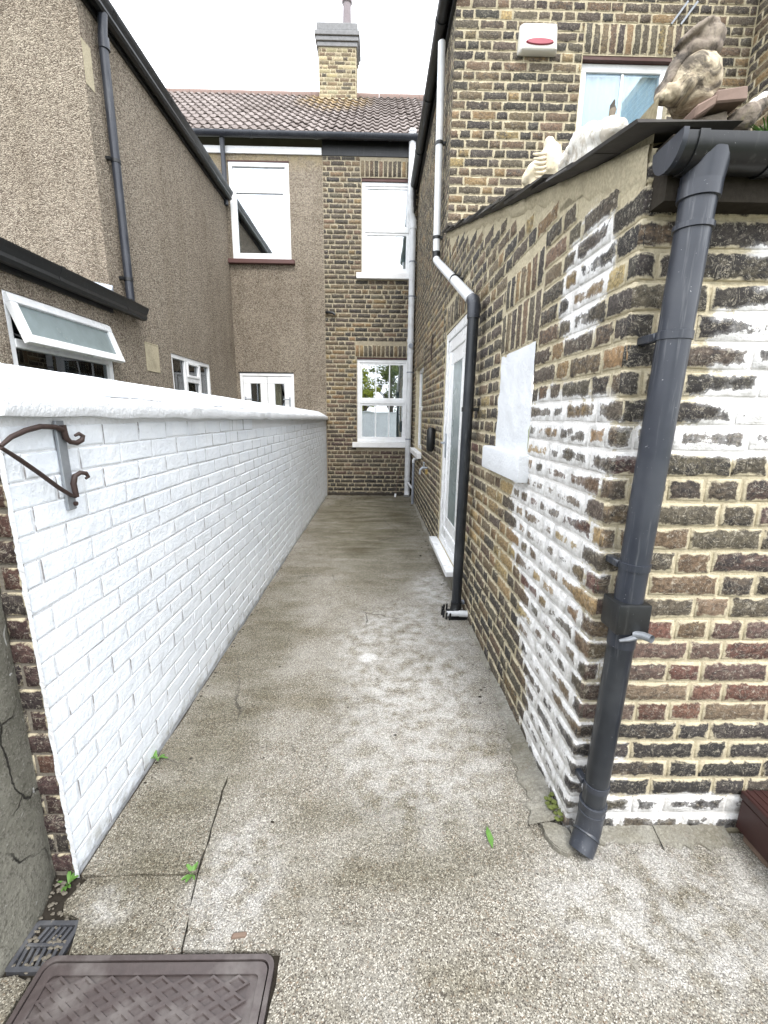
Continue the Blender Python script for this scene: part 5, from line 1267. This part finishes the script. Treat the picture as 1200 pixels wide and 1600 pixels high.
ms = MB(); r5 = random.Random(12)
for k in range(40):
    y = r5.uniform(1.262, 1.36); x = .668-.0082*(y-1.25)+r5.uniform(-.016, .016); z = .03+r5.uniform(0, .03)
    s = r5.uniform(.005, .011); ms.add([(x+s*math.cos(a), y+s*math.sin(a), z-.004) for a in (0, 1.05, 2.1, 3.14, 4.2, 5.2)]+[(x, y, z+s*.5)], [(i, (i+1) % 6, 6) for i in range(6)])
single(ms, 'moss', MATS['moss'], 'green moss clump at the base of the outhouse corner', 'moss', (.66, 1.3, .03), recalc=False, smooth=True)['kind'] = 'stuff'
# pebbles by the drain
single(MB().hexa([(-.405, .925, -.003), (-.36, .93, -.003), (-.36, .945, -.003), (-.405, .94, -.003), (-.40, .927, .008), (-.365, .931, .008), (-.365, .942, .008), (-.40, .938, .008)], .003), 'brick_chip', MATS['terracotta'], 'small red brick chip on the pale concrete patch above the manhole cover', 'chip', (-.38, .935, 0))

# ================================================================== GARDEN BEHIND THE VIEWER (seen in the back window)
gw2 = thing('rear_garden_wall', (.2, -9, 0), 'white wall at the end of the garden reflected in the lower back window', 'wall')
mb = MB(); mb.box(-6, 7, -9.2, -9, -.05, 1.65); mb.build('wall_body', MATS['whitepaint'], gw2); mb = MB(); mb.box(-6, 7, -9.24, -8.96, 1.652, 1.72, .01); mb.build('coping', MATS['whitepaint'], gw2)
def tree(name, x, y, h, cr, cz, mat, label, seed, nleaf):
    t = thing(name, (x, y, 0), label, 'tree'); r = random.Random(seed); mb = MB()
    mb.tube([(x, y, -.1), (x+.05, y, h*.35), (x-.05, y, h*.6), (x, y, h*.85)], [.14, .11, .07, .03], 10)
    for k in range(7): a = r.uniform(0, 6.28); z = h*r.uniform(.3, .7); mb.tube([(x, y, z), (x+cr*.4*math.cos(a), y+cr*.4*math.sin(a), z+h*.12), (x+cr*.8*math.cos(a), y+cr*.8*math.sin(a), z+h*.2)], [.05, .035, .012], 6)
    mb.build('trunk', MATS['bark'], t, smooth=True, angle=60)
    cl = [(x+r.gauss(0, cr*.5), y+r.gauss(0, cr*.5), cz+r.gauss(0, h*.17), r.uniform(.25, .5)*cr) for _ in range(22)]
    lm_ = MB()
    for _ in range(nleaf):
        c = r.choice(cl); d = Vector((r.gauss(0, 1), r.gauss(0, 1), r.gauss(0, 1))).normalized()*c[3]*r.uniform(.5, 1)
        p = Vector(c[:3])+d; n_ = (d.normalized()+Vector((r.uniform(-1, 1), r.uniform(-1, 1), r.uniform(-.3, 1)))).normalized(); s1 = n_.cross(Vector((.3, .2, 1))).normalized(); s2 = n_.cross(s1); s = r.uniform(.05, .10)
        lm_.add([p-s1*s, p+s2*s*.5, p+s1*s, p-s2*s*.5], [(0, 1, 2, 3)])
    lm_.build('crown', MATS[mat], t, recalc=False)
tree('tree', -.75, -9.9, 3.6, .85, 2.7, 'leaf_y', 'low yellow-green tree behind the garden wall reflected in the back window', 3, 2600)
tree('tree', .75, -10.4, 5.0, 1.15, 3.5, 'leaf_d', 'taller darker tree behind the garden wall reflected in the back window', 4, 4200)
